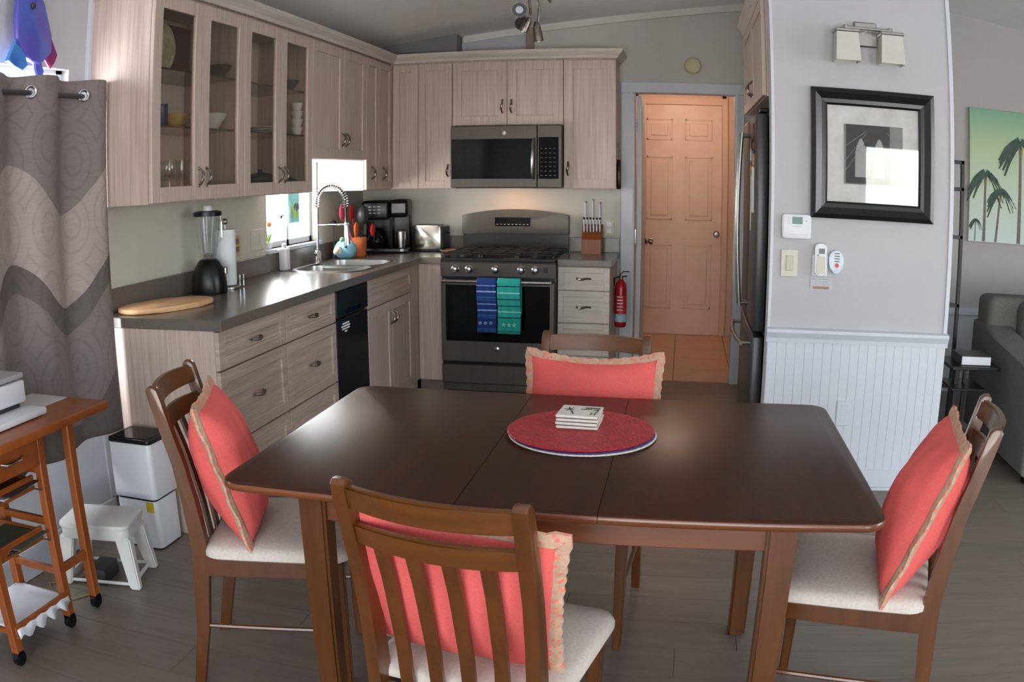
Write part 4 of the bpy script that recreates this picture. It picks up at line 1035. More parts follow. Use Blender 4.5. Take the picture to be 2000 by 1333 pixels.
obj('brewer_lid', cb().box(.05, .15, -.134, -.128, .28, .35, .01), M('grey_gloss', (70, 72, 76), .2, grain=(9, 9, 9), grain2=(60, 62, 66)), t)
obj('small_label', cb().box(.11, .135, -.142, -.139, .012, .03), LGREY, t)
# toaster
t = thing('toaster', 'two-slice toaster with polished steel sides and black ends', 'toaster', (.52, -.16, CZ))
xf2 = Matrix.Translation((.558, -.12, CZ)) @ Matrix.Rotation(-.05, 4, 'Z')
b = B(xf2); b.prism(rrect(-.105, .105, .014, .185, .03, 5), -.07, .07, 'y', .004, 2); obj('shell', b, M('toaster_steel', (226, 222, 212), .22, 1., grain=(60, 2, 2), grain2=(205, 200, 190)), t, True, label='polished steel shell')
obj('end_cap', B(xf2).prism(rrect(-.118, -.098, .006, .18, .008, 4), -.074, .074, 'y', .004), BLK, t, True); obj('end_cap', B(xf2).prism(rrect(.098, .122, .006, .18, .01, 4), -.074, .074, 'y', .004), BLK, t, True)
obj('base', B(xf2).box(-.115, .118, -.072, .072, 0, .02, .004), BLK, t)
obj('slot', B(xf2).box(-.085, .085, -.04, -.012, .184, .1875), BLK, t); obj('slot', B(xf2).box(-.085, .085, .012, .04, .184, .1875), BLK, t)
obj('lever', B(xf2).box(.122, .145, -.02, .02, .125, .14, .003), BLK, t)
single('spoon_rest', 'cream ceramic spoon rest between the toaster and the stove', 'spoon rest', B().lathe([(.03, CZ), (.05, CZ+.004), (.062, CZ+.016), (.057, CZ+.016), (.03, CZ+.007), (0, CZ+.007)], (.71, -.19, 0), 20, 'z', (1, 1.2)), M('tan_ceramic', (214, 180, 150), .4, grain=(20, 20, 20), grain2=(196, 160, 128)), (.71, -.19, CZ), True)
# knife block
t = thing('knife_block', 'brown wooden knife block on the short counter right of the stove', 'knife block', (1.72, -.15, CZ))
KB = M('knife_block_wood', (140, 72, 34), .4, grain=(30, 30, 3), grain2=(104, 50, 22), amt=.6)
b = B(); b.prism([(-.20, CZ), (-.08, CZ), (-.06, CZ+.20), (-.12, CZ+.20), (-.20, CZ+.10)], 1.652, 1.79, 'x', .004); obj('block', b, KB, t)
def knife(x, y, z, L, big, lab):
    tt = thing('knife', lab, 'knife', (x, y, z), group='knives with pale handles in the block')
    d = Vector((0, -.16, 1)).normalized(); p0 = Vector((x, y, z)); p1 = p0+d*L
    obj('handle', B().tube([p0, p0+d*L*.4, p1], [.010, .0125, .011] if big else [.008, .009, .008], 8, flat=(1, .75)), LGREY, tt, True)
    obj('bolster', B().tube([p0-d*.008, p0+d*.006], .0085 if big else .0065, 8), STEEL, tt, True)
    obj('butt_cap', B().tube([p1, p1+d*.012], .010 if big else .007, 8), STEEL if big else BLK, tt, True)
for i, x in enumerate((1.672, 1.722, 1.772)):
    knife(x, -.10, CZ+.212, (.14, .155, .135)[i], True, ('tall pale-handled knife in the back row, left', 'tall pale-handled knife in the back row, middle', 'tall pale-handled knife in the back row, right')[i])
for i in range(6):
    knife(1.667+.0218*i, -.165, CZ+.155, .085, False, 'short pale-handled steak knife, %s in the front row of the block' % ('leftmost', 'second from left', 'third from left', 'third from right', 'second from right', 'rightmost')[i])
# ------------------------------------------------------------------ crockery in the glass cabinets
def dish(nm, label, cat, x, y, z, prof, m_, grp=None, n=20):
    return single(nm, label, cat, B().lathe([(r, z+h) for r, h in prof], (x, y, 0), n), m_, (x, y, z), True, grp)
GC = 'crockery behind the glass doors'
CW = M('white_china', (226, 226, 222), .25, grain=(12, 12, 12), grain2=(218, 218, 214)); CYl = M('yellow_glaze', (206, 176, 110), .3, grain=(16, 16, 16), grain2=(186, 150, 84))
CB_ = M('dark_blue_glaze', (46, 50, 96), .3, grain=(16, 16, 16), grain2=(36, 40, 80)); CRD = M('maroon_glaze', (88, 34, 30), .35, grain=(14, 14, 14), grain2=(66, 24, 22))
SH1, SH2, SH0 = 1.6925, 1.9365, 1.3925
bowl = [(.03, 0), (.035, .006), (.075, .06), (.071, .06), (.03, .012), (0, .012)]
platest = [(.05, 0), (.1, .012), (.1, .03), (.095, .03), (.05, .018), (0, .018)]
t = thing('platter', 'round floral platter standing on edge in the cabinet nearest the curtain', 'plate', (.24, -3.03, SH2), group=GC)
obj('plate_body', B().lathe([(.105, .22), (.108, .223), (.07, .232), (0, .234)], (0, -3.03, SH2+.11), 28, 'x'), M('floral_china', (190, 190, 168), .3, grain=(22, 22, 22), grain2=(150, 150, 90), amt=.3), t, True)
single('maroon_tray', 'tall maroon tray standing at the back of the top shelf nearest the curtain', 'tray', B().box(.08, .10, -2.84, -2.60, SH2, SH2+.26, .008, 2), CRD, (.09, -2.72, SH2), group=GC)
dish('bowl', 'yellow glazed bowl on the middle shelf nearest the curtain', 'bowl', .22, -2.91, SH1, bowl, CYl, GC)
dish('mug', 'dark blue mug on the middle shelf nearest the curtain', 'mug', .22, -3.04, SH1, [(.035, 0), (.04, .01), (.04, .1), (.036, .1), (.034, .01), (0, .01)], CB_, GC)
dish('serving_bowl', 'white serving bowl behind the second glass door', 'bowl', .215, -2.62, SH1, [(.04, 0), (.05, .006), (.1, .075), (.096, .075), (.04, .012), (0, .012)], CW, GC)
dish('serving_dish', 'dark serving dish on the top shelf behind the second glass door', 'dish', .25, -2.595, SH2, bowl, M('brown_glaze', (70, 56, 48), .3, grain=(14, 14, 14), grain2=(56, 44, 38)), GC)
for i in range(3): dish('plate', 'white plate, %s of the stack behind the third glass door' % ('bottom', 'middle', 'top')[i], 'plate', .2, -2.03, SH1+.012*i, [(.05, 0), (.1, .010), (.1, .013), (.05, .005), (0, .005)], CW, 'white plates behind the third glass door')
wine = [(.03, 0), (.03, .003), (.005, .008), (.005, .07), (.028, .09), (.034, .125), (.028, .16), (.026, .16), (.031, .125), (.024, .095), (0, .085)]
k = 0
for y in (-3.0, -2.9, -2.8):
    for x in (.15, .25):
        dish('wine_glass', 'clear wine glass on the bottom shelf, %s from the cabinet end, %s row' % ({-3.0: 'first', -2.9: 'second', -2.8: 'third'}[y], 'back' if x < .2 else 'front'), 'glass', x, y, SH0, wine, CLEAR, 'wine glasses behind the first glass door', 14)
for y in (-2.73, -2.65, -2.57):
    dish('tumbler', 'clear tumbler behind the second glass door, %s of three' % {-2.73: 'leftmost', -2.65: 'middle', -2.57: 'rightmost'}[y], 'glass', .2, y, SH0, [(.028, 0), (.034, .1), (.032, .1), (.026, .006), (0, .006)], CLEAR, 'tumblers behind the second glass door', 14)
dish('casserole', 'dark casserole pot on the bottom shelf behind the third glass door', 'pot', .2, -2.05, SH0, [(.09, 0), (.095, .07), (.09, .075), (.06, .09), (.012, .1), (.012, .115), (0, .115)], M('dark_teal_enamel', (36, 54, 62), .25, grain=(14, 14, 14), grain2=(28, 44, 52)), GC)
dish('casserole', 'black casserole pot on the bottom shelf behind the fourth glass door', 'pot', .22, -1.83, SH0, [(.08, 0), (.085, .05), (.08, .055), (.05, .07), (.012, .078), (.012, .09), (0, .09)], BLKE, GC)
for i in range(4): dish('cup', 'white cup, %s of the stack behind the fourth glass door' % ('lowest', 'second lowest', 'second highest', 'topmost')[i], 'cup', .285, -1.775, SH1+.045*i, [(.022, 0), (.036, .043), (.034, .043), (.02, .004), (0, .004)], CW, 'white cups stacked behind the fourth glass door', 16)
dish('fruit_bowl', 'dark bowl on the top shelf behind the fourth glass door', 'bowl', .235, -1.81, SH2, bowl, DARK, GC)

# ------------------------------------------------------------------ wall plates, small fittings
t = thing('outlet', 'tan electrical outlet on the left wall behind the paper towels', 'outlet', (.003, -1.97, 1.105))
obj('cover_plate', B().box(0, .006, -2.005, -1.932, 1.045, 1.162, .003), TAN, t); obj('socket', B().box(.006, .008, -1.985, -1.952, 1.11, 1.14, .002).box(.006, .008, -1.985, -1.952, 1.066, 1.096, .002), M('brown_plastic', (128, 100, 64), .4, grain=(9, 9, 9), grain2=(118, 92, 58)), t)
t = thing('light_switch', 'ivory double switch plate on the left wall beside the sink window', 'switch', (.003, -1.73, 1.12))
obj('cover_plate', B().box(0, .006, -1.80, -1.645, 1.055, 1.175, .003), IVORY, t)
for y in (-1.77, -1.69): obj('rocker', B().box(.006, .010, y-.016, y+.016, 1.085, 1.145, .002), IVORY, t)
t = thing('outlet', 'ivory electrical outlet on the back wall right of the knife block', 'outlet', (1.825, -.003, 1.09))
obj('cover_plate', B().box(1.79, 1.862, -.006, 0, 1.03, 1.148, .003), IVORY, t); obj('socket', B().box(1.81, 1.843, -.009, -.006, 1.095, 1.13, .002).box(1.81, 1.843, -.009, -.006, 1.05, 1.085, .002), WHP, t)
t = thing('smoke_detector', 'round cream smoke detector on the wall above the doorway', 'smoke detector', (2.414, -.01, 2.25))
obj('housing', B().lathe([(.062, 0), (.062, -.02), (.05, -.034), (.02, -.038), (0, -.038)], (2.414, 0, 2.252), 24, 'y'), M('aged_cream_plastic', (206, 196, 150), .45, grain=(9, 9, 9), grain2=(196, 186, 140)), t, True)
obj('vent_ring', B().torus((2.414, -.034, 2.252), .035, .003, 'y', 20, 5), IVORY, t, True)
single('hanging_pouch', 'slim black pouch hanging on the right side of the wall cabinet', 'pouch', B().prism([(-.30, 1.565), (-.27, 1.55), (-.25, 1.46), (-.255, 1.385), (-.28, 1.365), (-.31, 1.385), (-.325, 1.46), (-.315, 1.54)], 1.90, 1.925, 'x', .006, 2).tube([(1.912, -.29, 1.56), (1.905, -.29, 1.66), (1.90, -.29, 1.68)], .002, 5), BLK, (1.91, -.29, 1.37), True)
# fire extinguisher
t = thing('fire_extinguisher', 'red fire extinguisher hanging on the side of the narrow drawer cabinet', 'fire extinguisher', (1.928, -.32, .44))
ex, ey = 1.936, -.32
obj('cylinder', B().lathe([(.03, .44), (.038, .448), (.04, .47), (.04, .70), (.034, .735), (.018, .755), (.014, .765), (0, .765)], (ex, ey, 0), 22), RED, t, True)
obj('label_band', B().lathe([(.0405, .52), (.0405, .655)], (ex, ey, 0), 22, 'z'), M('red_label', (196, 40, 46), .4, grain=(9, 9, 9), grain2=(186, 34, 40)), t, True)
b = B()
for i in range(5): b.box(ex-.022, ex+.018, ey-.0425, ey-.038, .645-.022*i, .651-.022*i)
obj('label_print', b, PAPER, t, kind='stuff')
obj('lower_label', B().lathe([(.0412, .478), (.0412, .532)], (ex, ey, 0), 22), M('pale_label', (200, 214, 222), .5, grain=(60, 60, 60), grain2=(120, 170, 200)), t, True)
obj('valve', B().lathe([(.014, .762), (.016, .785), (.01, .79), (0, .79)], (ex, ey, 0), 12), STEEL, t, True)
obj('lever', B().tube([(ex-.01, ey, .79), (ex+.015, ey, .815), (ex+.055, ey-.01, .815)], .006, 6, flat=(1.4, .6)).tube([(ex-.005, ey, .78), (ex+.04, ey-.01, .785)], .005, 6), BLK, t, True)
obj('hose', B().tube([(ex-.012, ey, .78), (ex-.045, ey-.005, .77), (ex-.046, ey-.01, .66), (ex-.044, ey-.012, .60)], .006, 8), BLK, t, True)
obj('bracket', B().box(1.888, 1.895, ey-.02, ey+.02, .55, .72).box(1.9, 1.955, ey+.035, ey+.042, .66, .68), DARK, t)

# pier wall: picture
t = thing('framed_picture', 'large black-framed bridge photograph with white mat on the white pier', 'picture', (3.235, -2.16, 1.29))
FX0, FX1, FZ0, FZ1, FY = 2.933, 3.537, 1.29, 1.890, -2.152
b = B(); prof = [(0, 0), (0, -.028), (.02, -.036), (.05, -.022), (.068, -.020), (.078, -.012), (.078, 0)]
def cor(d): return [(FX0+d, FZ0+d), (FX1-d, FZ0+d), (FX1-d, FZ1-d), (FX0+d, FZ1-d)]
rg = [[b.bm.verts.new((x, FY+o_, z)) for x, z in cor(d)] for d, o_ in prof]
for i in range(len(rg)-1):
    for k in range(4): b.bm.faces.new((rg[i][k], rg[i][(k+1) % 4], rg[i+1][(k+1) % 4], rg[i+1][k]))
obj('frame', b, M('black_lacquer', (16, 17, 20), .25, grain=(9, 9, 9), grain2=(12, 13, 16)), t)
obj('mat_board', B().box(FX0+.07, FX1-.07, FY-.006, FY-.001, FZ0+.07, FZ1-.07), M('mat_board_white', (238, 237, 235), .8, grain=(9, 9, 9), grain2=(200, 198, 194)), t)
ph = obj('photograph', B().box(3.09, 3.38, FY-.008, FY-.006, 1.45, 1.728), M('photo_grey', (150, 148, 144), .6, grain=(6, 6, 20), grain2=(128, 126, 122)), t, label='black and white bridge tower photograph')
def arch_pts(x0, x1, z0, zs, zt):
    m_ = (x0+x1)/2; return [(x0, z0), (x0, zs)]+[(x0+(m_-x0)*q, zs+(zt-zs)*math.sin(q*PI/2)) for q in (.25, .5, .75)]+[(m_, zt)]+[(x1-(x1-m_)*q, zs+(zt-zs)*math.sin(q*PI/2)) for q in (.75, .5, .25)]+[(x1, zs), (x1, z0)]
TW = M('photo_dark_stone', (62, 58, 54), .7, grain=(60, 60, 60), grain2=(44, 41, 38)); SKYP = M('photo_sky', (176, 178, 178), .7, grain=(9, 9, 9), grain2=(160, 162, 162))
obj('tower_print', B().box(3.10, 3.315, FY-.0086, FY-.008, 1.455, 1.727), TW, ph)
for x0, x1 in ((3.145, 3.2), (3.235, 3.29)): obj('arch_print', B().prism(arch_pts(x0, x1, 1.485, 1.60, 1.665), FY-.0092, FY-.0086, 'y'), SKYP, ph)
b = B()
for z0_, z1_ in ((1.62, 1.70), (1.55, 1.69), (1.50, 1.66)): b.tube([(3.09, FY-.0094, z0_), (3.20, FY-.0094, z1_)], .0008, 4)
b.tube([(3.38, FY-.0094, 1.60), (3.30, FY-.0094, 1.70)], .0008, 4)
obj('cable_print', b, SKYP, ph, kind='stuff')
PG = glassy('picture_glass', (250, 250, 250), 1., .02, 1.6)
obj('glazing', B().box(FX0+.07, FX1-.07, FY-.0125, FY-.011, FZ0+.07, FZ1-.07), PG, t)
# sconce
t = thing('wall_sconce', 'two-light steel wall lamp with square frosted shades above the picture', 'lamp', (3.21, -2.16, 2.1))
obj('backplate', B().box(3.15, 3.262, -2.172, -2.151, 2.095, 2.215, .006), STEEL, t)
obj('arm', B().tube([(3.2, -2.17, 2.17), (3.2, -2.22, 2.175)], .009, 8).box(3.09, 3.325, -2.232, -2.212, 2.165, 2.18, .004), STEEL, t)
SHD = M('frosted_shade_glass', (226, 224, 217), .45, trans=.25, grain=(9, 9, 9), grain2=(214, 213, 200))
for x in (3.10, 3.315):
    b = B(); o_ = [(x-.052, -2.273), (x+.052, -2.273), (x+.052, -2.169), (x-.052, -2.169)]
    v = []
    for sc_, z in ((.86, 2.148), (1.0, 2.012), (.95, 2.012), (.8, 2.142)):
        v.append([b.bm.verts.new((x+(a-x)*sc_*1.14, -2.221+(c+2.221)*sc_*1.0, z)) for a, c in o_])
    for i in range(3):
        for k in range(4): b.bm.faces.new((v[i][k], v[i][(k+1) % 4], v[i+1][(k+1) % 4], v[i+1][k]))
    b.bm.faces.new(v[3])
    s_ = obj('lamp_shade', b, SHD, t, label='square frosted glass shade')
    obj('socket_cap', B().box(x-.058, x+.058, -2.27, -2.172, 2.146, 2.162, .004).lathe([(.012, 2.16), (.012, 2.185), (0, 2.19)], (x, -2.221, 0), 10), STEEL, s_)
# thermostat, switch, remotes
YW = -2.152
t = thing('thermostat', 'white wall thermostat with small green screen below the picture', 'thermostat', (2.87, YW, 1.19))
obj('housing', B().prism(rrect(2.80, 2.938, 1.188, 1.300, .014, 4), YW-.026, YW, 'y', .006, 2), WHP, t, True)
obj('screen', B().box(2.847, 2.895, YW-.0275, YW-.025, 1.256, 1.288, .001), M('green_lcd', (86, 128, 118), .3, grain=(9, 9, 9), grain2=(78, 120, 110)), t)
b = B()
for i in range(3): b.box(2.825, 2.838, YW-.0272, YW-.025, 1.254+.012*i, 1.26+.012*i)
b.box(2.85, 2.892, YW-.0272, YW-.025, 1.243, 1.247); b.box(2.83, 2.925, YW-.0268, YW-.0255, 1.208, 1.2095)
b.prism([(2.905, 1.268), (2.912, 1.276), (2.919, 1.268)], YW-.0272, YW-.025, 'y')
obj('button_group', b, LGREY, t, kind='stuff')
t = thing('light_switch', 'ivory single rocker switch on the white pier below the thermostat', 'switch', (2.84, YW, 1.01))
obj('cover_plate', B().box(2.80, 2.882, YW-.006, YW, 1.012, 1.138, .003), IVORY, t); obj('rocker', B().box(2.824, 2.858, YW-.011, YW-.006, 1.04, 1.11, .002), M('darker_ivory', (188, 182, 162), .4, grain=(9, 9, 9), grain2=(182, 176, 156)), t)
t = thing('air_conditioner_remote', 'long white remote with grey screen in its holder on the white pier', 'remote', (2.985, YW, 1.02))
obj('holder', B().prism(rrect(2.948, 3.022, 1.022, 1.12, .006, 3), YW-.012, YW, 'y', .003), WHP, t, True)
obj('remote_body', B().prism(rrect(2.957, 3.014, 1.026, 1.172, .016, 5), YW-.034, YW-.012, 'y', .006, 2), WHP, t, True)
obj('screen', B().box(2.975, 3.003, YW-.0355, YW-.033, 1.126, 1.150, .001), M('grey_lcd', (92, 106, 112), .3, grain=(9, 9, 9), grain2=(82, 96, 102)), t)
obj('cover_flap', B().prism(rrect(2.966, 3.006, 1.035, 1.115, .006, 3), YW-.0355, YW-.033, 'y', .001), IVORY, t)
obj('button', B().box(2.966, 2.976, YW-.036, YW-.033, 1.117, 1.122), M('dull_green', (110, 136, 96), .5, grain=(9, 9, 9), grain2=(100, 126, 88)), t)
t = thing('fan_remote', 'small rounded white remote with a red button on the white pier', 'remote', (3.06, YW, 1.04))
b = B(); pts = [(3.062+.037*math.cos(a)*(1 if math.sin(a) > 0 else .95), 1.10+(.045 if math.sin(a) > 0 else .066)*math.sin(a)) for a in [2*PI*k/28 for k in range(28)]]
b.prism(pts, YW-.026, YW, 'y', .007, 2); obj('remote_body', b, M('cool_white_plastic', (214, 222, 232), .35, grain=(9, 9, 9), grain2=(206, 214, 224)), t, True)
for i in range(4): obj('button', B().box(3.052, 3.076, YW-.028, YW-.0255, 1.128-.012*i, 1.132-.012*i), DARK, t)
obj('button', B().lathe([(.010, YW-.025), (.010, YW-.028), (0, YW-.029)], (3.064, 0, 1.076), 14, 'y'), M('red_button', (214, 72, 60), .4, grain=(9, 9, 9), grain2=(204, 62, 52)), t, True, label='red round button')
b = B(); b.box(2.945, 3.045, YW-.002, YW, .955, 1.012)
t = thing('printed_note', 'small printed label stuck under the long remote', 'label', (2.99, YW, .955))
obj('paper', B().box(2.945, 3.05, YW-.0008, YW, .958, 1.014), M('label_paper', (192, 190, 194), .7, grain=(9, 9, 9), grain2=(188, 186, 190)), t)
obj('text_line', B().box(2.948, 3.046, YW-.0014, YW-.0006, 1.005, 1.0085).box(2.964, 3.03, YW-.0014, YW-.0006, .994, .997).box(2.96, 3.036, YW-.0014, YW-.0006, .983, .986), M('faded_print', (128, 132, 140), .7, grain=(90, 9, 9), grain2=(190, 192, 198)), t, kind='stuff')
obj('text_line', B().box(2.957, 3.036, YW-.0014, YW-.0006, .961, .974), M('brown_print', (162, 142, 128), .7, grain=(90, 9, 9), grain2=(140, 120, 108)), t)
t = thing('outlet', 'white outlet on the beadboard low on the white pier', 'outlet', (3.15, YW, .37))
obj('cover_plate', B().box(3.112, 3.188, -2.164, -2.159, .32, .44, .002), TRIM, t); obj('socket', B().box(3.134, 3.166, -2.165, -2.164, .39, .42, .0004), TRIM, t); obj('socket', B().box(3.134, 3.166, -2.165, -2.164, .34, .37, .0004), TRIM, t)

# track light on the ceiling
tx, ty = 1.66, -2.3
t = thing('track_light', 'brushed steel ceiling spotlight cluster hanging above the kitchen', 'ceiling light', (tx, ty, cz(tx)))
zc_ = cz(tx)
obj('canopy', B().lathe([(.07, zc_+.012), (.07, zc_-.02), (.055, zc_-.03), (0, zc_-.03)], (tx, ty, 0), 20), NICKEL, t, True)
obj('arm', B().tube([(tx, ty, zc_-.02), (tx, ty, 2.36), (tx+.06, ty, 2.30), (tx+.1, ty+.02, 2.24)], .008, 8).tube([(tx, ty, 2.36), (tx-.03, ty-.05, 2.32)], .008, 8).tube([(tx, ty, 2.36), (tx+.15, ty, 2.27)], .006, 8), NICKEL, t, True)
def spot(c, d, L=.085, s=1.):
    c = Vector(c); d = Vector(d).normalized()
    h = obj('spot_head', B().tube([c-d*L*.5, c-d*L*.25, c+d*L*.5], [.014*s, .027*s, .036*s], 16), NICKEL, t, True)
    obj('front_ring', B().tube([c+d*(L*.5), c+d*(L*.5+.002)], .033*s, 16), DARK, h, True)
    obj('lens', B().tube([c+d*(L*.5), c+d*(L*.5+.004)], .017*s, 16), CHROME, h, True)
spot((1.628, -2.36, 2.20), (.2, -.85, -.3)); spot((1.625, -2.25, 2.16), (.1, -.75, -.5), .06)
spot((1.650, -2.3, 2.135), (-.5, .1, -1), .07, .6); spot((1.697, -2.28, 2.105), (.12, .1, -1), .09, .62)
obj('arm', B().tube([(1.70, -2.28, 2.15), (1.71, -2.29, 2.24), (1.64, -2.3, 2.32)], .006, 8).tube([(1.67, -2.3, 2.18), (1.66, -2.3, 2.3)], .006, 8).tube([(1.63, -2.35, 2.29), (1.64, -2.32, 2.34), (1.66, -2.3, 2.36)], .006, 8).tube([(1.63, -2.26, 2.16), (1.65, -2.29, 2.30)], .005, 8), NICKEL, t, True)

# ------------------------------------------------------------------ living area at the right
t = thing('palm_painting', 'large green canvas painted with palm trees on the living room wall', 'painting', (5.0, -.03, 1.115))
def grad_mat():
    m = bpy.data.materials.new('painted_sky'); m.use_nodes = True; n = m.node_tree; b = n.nodes['Principled BSDF']; b.inputs['Roughness'].default_value = .6
    tc = n.nodes.new('ShaderNodeTexCoord'); sx = n.nodes.new('ShaderNodeSeparateXYZ'); mr = n.nodes.new('ShaderNodeMapRange'); rp = n.nodes.new('ShaderNodeValToRGB')
    mr.inputs[1].default_value = 0; mr.inputs[2].default_value = .97; e = rp.color_ramp.elements
    e[0].color = (*lin((206, 222, 216)), 1); e[1].color = (*lin((122, 172, 142)), 1); x = e.new(.4); x.color = (*lin((198, 212, 190)), 1); x = e.new(.72); x.color = (*lin((184, 200, 160)), 1)
    n.links.new(tc.outputs['Object'], sx.inputs[0]); n.links.new(sx.outputs['Z'], mr.inputs[0]); n.links.new(mr.outputs[0], rp.inputs[0]); n.links.new(rp.outputs[0], b.inputs['Base Color'])
    return m
obj('canvas', B().box(4.472, 5.95, -.04, -.002, 1.115, 2.087, .002), grad_mat(), t)
PLM = M('painted_palm_green', (84, 106, 96), .8, grain=(30, 30, 30), grain2=(56, 74, 66)); PLY = M('painted_palm_yellow', (168, 160, 70), .8, grain=(30, 30, 30), grain2=(140, 130, 56)); TRK = M('painted_trunk', (136, 122, 118), .8, grain=(60, 60, 60), grain2=(112, 98, 96))
def palm(x, z0, z1, s_, lean, lab=None):
    b = B(); b.prism([(x-.016*s_, z0), (x+.012*s_, z0), (x+lean+.01*s_, z1), (x+lean-.008*s_, z1)], -.0425, -.0402, 'y'); obj('palm_trunk', b, TRK, t)
    b = B(); rnd = random.Random(int(x*100)); cx, cz2 = x+lean, z1
    for k in range(17):
        a = PI*(-.2+1.4*k/16); L = s_*(.15+.05*rnd.random())
        p = []
        for q in (0, .35, .7, 1): p.append((cx+L*q*math.cos(a), cz2+L*(q*math.sin(a)*.75-1.0*q*q)+.01))
        up, dn = [], []
        for i, (a_, c_) in enumerate(p): w_ = s_*(.008, .015, .012, .001)[i]; up.append((a_, c_+w_)); dn.append((a_+.01*s_, c_-w_*1.3))
        b.prism(up+list(reversed(dn)), -.0445-.0002*k, -.0425, 'y')
    obj('palm_crown', b, PLM, t)
    b = B()
    for k in range(4): b.prism([(cx-.04*s_+.025*s_*k, cz2), (cx-.03*s_+.025*s_*k, cz2+.0), (cx-.035*s_+.025*s_*k, cz2-.1*s_)], -.0432, -.0425, 'y')
    obj('dead_fronds', b, PLY, t)
palm(4.60, 1.12, 1.60, .85, .0); palm(4.70, 1.12, 1.48, .7, .03); palm(4.90, 1.12, 1.85, 1.1, .0); palm(4.475+.05, 1.12, 1.26, .3, .0); palm(5.25, 1.12, 1.7, 1, .02); palm(5.6, 1.12, 1.8, 1.1, -.03)
# tall thin black shelf frame with side table
t = thing('metal_shelf_frame', 'tall narrow black metal frame standing beside the white pier', 'shelf', (3.95, -1.2, 0))
for x in (3.80, 4.005):
    for y in (-1.21, -.95): obj('post', B().box(x, x+.022, y, y+.022, 0, 1.64, .002), BLKW, t)
for z in (.30, .78, 1.18, 1.46, 1.618):
    b = B(); 
    if z < 1.6 and z != 1.18: b.box(3.81, 4.02, -1.2, -.94, z, z+.014, .002)
    if len(b.bm.verts): obj('shelf_board', b, BLKW, t)
    obj('crossbar', B().box(3.80, 4.027, -1.21, -1.19, z, z+.022, .002), BLKW, t); obj('crossbar', B().box(3.80, 4.027, -.95, -.93, z, z+.022, .002), BLKW, t)
t = thing('side_table', 'small black side table holding a book beside the sofa', 'table', (4.05, -1.62, 0))
b = B(); b.prism(rrect(3.83, 4.14, -1.74, -1.44, .02, 4), .517, .537, 'z', .004, 2); obj('tabletop', b, BLKW, t)
obj('lower_shelf', B().box(3.85, 4.06, -1.72, -1.46, .40, .415, .003), BLKW, t)
obj('column', B().box(3.90, 3.93, -1.60, -1.56, .02, .52, .003).box(3.955, 3.975, -1.6, -1.58, .02, .52, .003), BLKW, t)
obj('base', B().box(3.83, 4.12, -1.72, -1.46, 0, .02, .004), BLKW, t)
t = thing('book', 'thick book with white page edges on the small black side table', 'book', (4.02, -1.6, .537))
obj('cover', B().box(3.90, 4.085, -1.70, -1.52, .5375, .541, .001).box(3.90, 4.085, -1.70, -1.52, .585, .589, .001).box(3.898, 3.902, -1.70, -1.52, .5375, .589, .001), DARK, t)
obj('pages', B().box(3.904, 4.083, -1.697, -1.523, .541, .585), PAPER, t)
# sofa
SOFA = M('dark_grey_sofa_fabric', (108, 108, 102), .95, grain=(90, 90, 90), grain2=(90, 90, 85), bump=.4)
t = thing('sofa', 'dark grey fabric sofa under the palm painting', 'sofa', (5.2, -1.5, 0))
def soft(b, *a): b.box(*a[:6], a[6], 3); return b
obj('back', soft(B(), 4.2, 6.3, -1.3, -1.05, .12, .865, .05), SOFA, t, True)
obj('seat_base', soft(B(), 4.22, 6.3, -2.05, -1.25, .06, .40, .03), SOFA, t, True)
for s_, x in ((0, 4.18), (1, 6.3)):
    b = B(); b.prism([(-2.12, .05), (-1.05, .05), (-1.05, .70), (-1.3, .70), (-1.5, .645), (-1.95, .60), (-2.08, .585), (-2.13, .53)], x, x+.2, 'x', .03, 3); obj('arm', b, SOFA, t, True)
for i in range(2):
    x = 4.39+.96*i
    obj('seat_cushion', soft(B(), x, x+.95, -2.08, -1.42, .40, .54, .045), SOFA, t, True); obj('back_cushion', soft(B(), x, x+.95, -1.46, -1.24, .50, .86, .07), SOFA, t, True)
for x in (4.23, 6.4):
    for y in (-2.07, -1.12): obj('foot', B().box(x, x+.06, y-.02, y+.04, 0, .06), BLKW, t)

